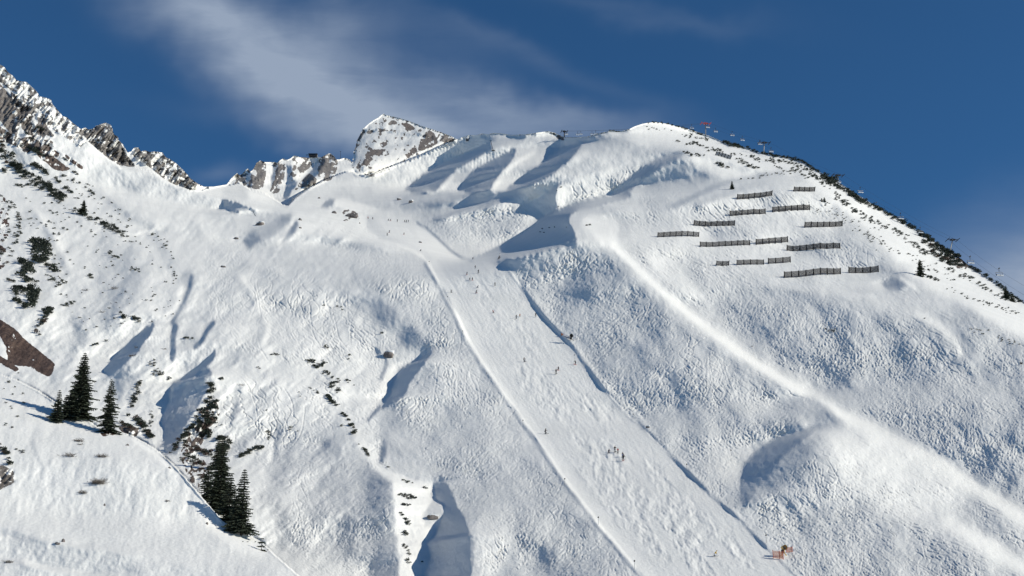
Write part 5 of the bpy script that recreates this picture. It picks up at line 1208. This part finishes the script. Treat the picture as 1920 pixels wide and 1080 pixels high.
y_n = O_.y; c = [at_dist(x, y, y_n - 2 * i) - O_ for i, (x, y) in enumerate(((1052, 629), (1060, 634), (1068, 638), (1077, 641), (1087, 644)))]
for v in c: MB().tube([v - Vector((0, 0, .3)), v + Vector((0, 0, 1.3))], .06, 5).build("post", MT['darksteel'], root)
for a, b in zip(c, c[1:]): net_panel(root, a, b, 1.1, r=.035)
root = thing("crash_pad", at(1062, 636) + Vector((0, -2.0, .1)), "long pale crash pad lying in front of the orange net at the upper snow gun", "crash pad")
sl_ = at_dist(1068, 637, y_n) - at_dist(1056, 632, y_n); MB().box((0, 0, .45), (sl_.length, .5, .85), Matrix.Rotation(-math.atan2(-sl_.z, sl_.x) * -1, 3, 'Y')).build("cushion", MT['pad'], root); MB().box((0, -.27, .05), (sl_.length, .06, .18), Matrix.Rotation(math.atan2(-sl_.z, sl_.x), 3, 'Y')).build("base_strip", MT['dark'], root)
# ------------------------------------------------------------------ skiers: one skinned body per pose, clothes grown over the same skeleton
def skel(pose):
    J = dict(pel=(0, 0, .92), wst=(0, .02, 1.08), chs=(0, .01, 1.33), nck=(0, .0, 1.50), hd0=(0, -.02, 1.60), hd1=(0, -.03, 1.72))
    st = pose['stance']; ld = pose['lean']
    for s, sx in (('l', 1), ('r', -1)):
        J['hip' + s] = (.10 * sx, 0, .88); J['kne' + s] = (st * sx, -pose['knee'], .50); J['ank' + s] = (st * sx, .02, .10); J['toe' + s] = (st * sx, -.17, .05)
        J['sho' + s] = (.19 * sx, .01, 1.43)
        e, hnd = pose['elb' + s], pose['hnd' + s]; J['elb' + s] = (e[0] * sx, e[1], e[2]); J['hnd' + s] = (hnd[0] * sx, hnd[1], hnd[2]); 
    dz = pose.get('drop', 0)
    out = {}
    for k, v in J.items():
        v = Vector(v)
        if k[:3] not in ('ank', 'toe'):
            f = min(1, max(0, (v.z - .1) / .8)); v.z -= dz * f
            if v.z > .8 - dz: v.y -= ld * (v.z - .8 + dz); v.x += pose.get('side', 0) * (v.z - .1)
        out[k] = v
    return out
E_ALL = [('pel','wst'),('wst','chs'),('chs','nck'),('nck','hd0'),('hd0','hd1')] + [e for s in 'lr' for e in (('pel','hip'+s),('hip'+s,'kne'+s),('kne'+s,'ank'+s),('ank'+s,'toe'+s),('chs','sho'+s),('sho'+s,'elb'+s),('elb'+s,'hnd'+s))]
RAD = dict(pel=.15, wst=.13, chs=.16, nck=.06, hd0=.085, hd1=.095, hip=.10, kne=.065, ank=.05, toe=.045, sho=.075, elb=.05, hnd=.035)
def skin(name, J, edges, mat, grow=0.0, only=None, fingers=False):
    names = sorted({n for e in edges for n in e}, key=lambda n: (n not in ('pel', 'chs'), n)); idx = {n: i for i, n in enumerate(names)}
    vs = [J[n] for n in names]; es = [(idx[a], idx[b]) for a, b in edges]; rad = [RAD[n[:3] if n not in RAD else n] + grow for n in names]
    if fingers:
        for s, sx in (('l', 1), ('r', -1)):
            h_ = J['hnd' + s]; dr = (h_ - J['elb' + s]).normalized(); sd = dr.cross(Vector((0, 0, 1))).normalized()
            for k in range(4):
                b = len(vs); off = sd * (-.03 + .02 * k); ln = (.075, .085, .08, .062)[k]
                vs += [h_ + dr * .07 + off, h_ + dr * (.07 + ln * .6) + off + Vector((0, 0, -.02)), h_ + dr * (.07 + ln * .7) + off + Vector((0, 0, -.05))]; rad += [.011, .010, .009]
                es += [(idx['hnd' + s], b), (b, b + 1), (b + 1, b + 2)]
            b = len(vs); vs += [h_ + dr * .03 + sd * .045, h_ + dr * .065 + sd * .06 + Vector((0, 0, -.02))]; rad += [.012, .010]; es += [(idx['hnd' + s], b), (b, b + 1)]
    me = bpy.data.meshes.new(name); me.from_pydata(vs, es, []); o = bpy.data.objects.new(name, me); C.objects.link(o)
    md = o.modifiers.new('skin', 'SKIN'); sv = me.skin_vertices[0].data
    for i, r in enumerate(rad): sv[i].radius = (r, r * .85)
    sv[0].use_root = True; o.modifiers.new('sub', 'SUBSURF').levels = 1
    dg = bpy.context.evaluated_depsgraph_get(); res = bpy.data.meshes.new_from_object(o.evaluated_get(dg)); bpy.data.objects.remove(o); res.name = name
    res.materials.clear(); res.materials.append(mat); res.shade_smooth(); return res
POSES = {
 'stand': dict(stance=.13, knee=.06, lean=.12, elbl=(.33, -.10, 1.18), elbr=(.33, -.10, 1.18), hndl=(.36, -.36, 1.12), hndr=(.36, -.36, 1.12)),
 'ski': dict(stance=.16, knee=.22, lean=.45, drop=.16, side=.10, elbl=(.36, -.22, 1.20), elbr=(.38, -.18, 1.22), hndl=(.40, -.46, 1.12), hndr=(.44, -.44, 1.16)),
 'turn': dict(stance=.18, knee=.26, lean=.40, drop=.20, side=-.28, elbl=(.42, -.15, 1.25), elbr=(.34, -.22, 1.15), hndl=(.60, -.36, 1.22), hndr=(.36, -.46, 1.02)),
 'wave': dict(stance=.15, knee=.10, lean=.15, elbl=(.42, -.05, 1.55), elbr=(.36, -.10, 1.2), hndl=(.55, -.05, 1.85), hndr=(.5, -.30, 1.15)),
 'crouch': dict(stance=.20, knee=.34, lean=.75, drop=.36, side=.05, elbl=(.34, -.25, 1.10), elbr=(.34, -.25, 1.10), hndl=(.34, -.50, .98), hndr=(.34, -.50, .98)),
}
BODY = {}
for k, ps in POSES.items():
    J = skel(ps); B_ = {}
    B_['body'] = skin("person", J, E_ALL, MT['skin'], 0, fingers=True)
    JJ = {n: v.copy() for n, v in J.items()}
    for s in 'lr': JJ['hnd' + s] = J['elb' + s].lerp(J['hnd' + s], .86)
    B_['jacket'] = skin("jacket", JJ, [('pel','wst'),('wst','chs'),('chs','nck')] + [e for s in 'lr' for e in (('chs','sho'+s),('sho'+s,'elb'+s),('elb'+s,'hnd'+s))], MT['black'], .035)
    B_['trousers'] = skin("trousers", J, [e for s in 'lr' for e in (('pel','hip'+s),('hip'+s,'kne'+s),('kne'+s,'ank'+s))], MT['black'], .03)
    m = MB(); c = J['hd0'].lerp(J['hd1'], .62); n = 10
    vs = [(c.x + .125 * math.cos(t) * math.cos(p_), c.y + .145 * math.sin(t) * math.cos(p_) + .01, c.z + .02 + .13 * math.sin(p_)) for p_ in (-.25, .1, .5, .9, 1.3, 1.57) for t in (2 * math.pi * q_ / n for q_ in range(n))]
    m.add(vs, [(i * n + j, i * n + (j + 1) % n, (i + 1) * n + (j + 1) % n, (i + 1) * n + j) for i in range(5) for j in range(n)]); B_['helmet'] = m.mesh("helmet", MT['dark'], True)
    m = MB(); m.tube([(c.x - .10, c.y - .10, c.z - .015), (c.x, c.y - .145, c.z - .015), (c.x + .10, c.y - .10, c.z - .015)], .035, 6); B_['goggles'] = m.mesh("goggles", MT['glass'])
    B_['ski'] = []; B_['pole'] = []; B_['boot'] = []
    for s, sx in (('l', 1), ('r', -1)):
        x = J['ank' + s].x; m = MB()
        for a, b, z in ((-1.0, .75, 0),): m.box((x, -.12, .015), (.09, 1.62, .03))
        m.box((x, -1.0, .06), (.085, .2, .025), Matrix.Rotation(-.5, 3, 'X')); B_['ski'].append(m.mesh("ski", MT['redf' if k in ('ski',) else 'dark']))
        m = MB(); m.box((x, -.04, .14), (.13, .32, .22)); B_['boot'].append(m.mesh("ski_boot", MT['greyf']))
        h_ = J['hnd' + s]; q_ = Vector((h_.x + .12 * sx, h_.y + .35, .02)) if k != 'wave' or sx < 0 else h_ + Vector((.35, 0, .75)); m = MB(); m.tube([h_ + (h_ - q_).normalized() * .1, q_], .014, 5); m.tube([q_.lerp(h_, .06), q_.lerp(h_, .065)], .05, 8); B_['pole'].append(m.mesh("ski_pole", MT['darksteel']))
    BODY[k] = B_
def person(px, py, hpx, pose, rot, jacket, trousers, label, group=None, helmet='dark'):
    p = at(px, py); s_ = min(1.25, max(.8, hpx * mpp(p.y) / 1.72)); o = bpy.data.objects.new("person", BODY[pose]['body']); C.objects.link(o); o.location = p + Vector((0, -.3, 0.02)); o.rotation_euler = (0, 0, rot); o.scale = (s_,) * 3
    tag(o, label, "person", group)
    def part(n, me, mat=None):
        c = link(n, me, o)
        if mat: c.material_slots[0].link = 'OBJECT'; c.material_slots[0].material = MT[mat]
    part("jacket", BODY[pose]['jacket'], jacket); part("trousers", BODY[pose]['trousers'], trousers); part("helmet", BODY[pose]['helmet'], helmet); part("goggles", BODY[pose]['goggles'])
    for i in (0, 1): part("ski", BODY[pose]['ski'][i]); part("ski_pole", BODY[pose]['pole'][i]); part("ski_boot", BODY[pose]['boot'][i])
    return o
PE = [
(690,410.5,4.5,'stand',.4,'redf','black',"person in reddish jacket just right of the long boulder at the run's top"),
(699,411.5,4.8,'stand',-.5,'black','black',"person in black standing right of the reddish one at the top of the run"),
(728,414.5,4.5,'stand',.2,'black','black',"person in dark clothes on the top edge of the run, left of a close pair"),
(731.5,414.5,4.8,'ski',1.0,'navy','black',"person in dark clothes on the top edge of the run, right of a close pair"),
(745,416,5,'stand',0,'black','black',"person in dark clothes alone between the pair and the waiting group on the top edge"),
(758.5,416.5,4.5,'stand',.7,'greyf','black',"leftmost person of the group waiting at the top right end of the run"),
(762,417,5,'stand',-.7,'black','black',"middle person of the group waiting at the top right end of the run"),
(765.5,417,5,'stand',.1,'black','navy',"rightmost person of the group waiting at the top right end of the run"),
(729.5,436.5,5.4,'ski',.6,'navy','black',"upper skier of the two close together just under the top edge of the run"),
(726,441.5,5.4,'turn',.9,'black','black',"lower skier of the two close together just under the top edge of the run"),
(757.5,440.5,5,'ski',-.3,'black','black',"lone skier on the upper run below the waiting group"),
(788,471,4.5,'crouch',1.3,'black','black',"small crouching skier on the smooth upper run above the bend"),
(886,486.5,4,'crouch',.6,'black','black',"person low in the shade at the right corner where the run bends"),
(936.5,484.5,9,'stand',.2,'whitef','black',"person in a white top standing in the big shadow above the run's right corner"),
(934,486.5,6,'crouch',.8,'black','black',"dark person touching the left of the one in white in the big shadow"),
(891,503.5,6,'stand',.1,'black','black',"highest skier on the wide bumpy run, just below its upper right edge"),
(897,512.5,7,'stand',-.2,'black','black',"skier in black right below the highest skier of the bumpy run"),
(875,515.5,6,'ski',.5,'navy','black',"skier left of the two highest ones on the bumpy run"),
(880.5,525.5,4,'crouch',.3,'greyf','greyf',"small grey crouching skier touching the left of another in the upper bumpy run"),
(886,526,6,'ski',-.2,'black','black',"skier in black with a small grey one at the left, upper bumpy run"),
(928,536,7,'stand',.2,'black','black',"skier in black alone near the right side of the upper bumpy run"),
(894.5,540,4.5,'crouch',1.4,'black','bluef',"person low on the snow with a bright snow plume at the right"),
(892.5,550,7,'ski',.8,'black','black',"skier directly below the person with the snow plume"),
(846,549,6,'turn',.9,'black','black',"leftmost skier of the upper bumpy run, near its left edge"),
(925.5,587,6.5,'crouch',-.9,'redf','black',"crouching skier in a red jacket with a long shadow to the left"),
(968,598,7.5,'stand',.1,'black','black',"skier standing in the middle of the run right of the red-jacketed one"),
(974.5,594.5,4,'crouch',.1,'orangef','greyf',"tiny skier in dull orange behind the skier in the middle of the run"),
(1004.5,594.5,8,'stand',0,'black','black',"skier at the run's right edge above the upper snow gun, long shadow to the left"),
(983,679,9,'turn',.7,'black','navy',"skier leaning into a turn alone left of centre on the middle run"),
(1042.5,702,10,'wave',.3,'black','black',"skier with arms raised in a puff of snow on the middle run"),
(1047,695,8,'ski',-.4,'navy','black',"skier just behind and right of the one with raised arms"),
(1079,684,9,'ski',-.8,'black','black',"skier near the run's right edge below the upper snow gun"),
(1022.5,814,11,'turn',1.1,'black','black',"skier near the left edge of the lower run leaning right, level with the fourth pole"),
(1141,850.5,6.5,'crouch',.2,'navy','black',"shortest skier of the group of four on the lower run, at its left"),
(1153,848.5,12,'stand',.3,'black','greyf',"tallest skier of the group of four on the lower run"),
(1158.5,850.5,10,'stand',-.2,'redf','black',"skier in a dark red top right of the tallest in the group of four"),
(1168,864.5,13,'ski',.1,'black','black',"front skier of the group of four on the lower run, nearest the viewer"),
(1167.2,858,8,'stand',.6,'black','bluef',"skier standing right behind the front one of the lower group"),
(1339,1043.5,9,'crouch',1.2,'yellf','whitef',"skier in a yellow jacket low on the bumps at the bottom right of the run"),
]
for t in PE:
    h_ = 'yellow' if t[5] == 'yellf' else 'dark'
    person(*t, group=None, helmet=h_)
print("objects", len(bpy.data.objects))
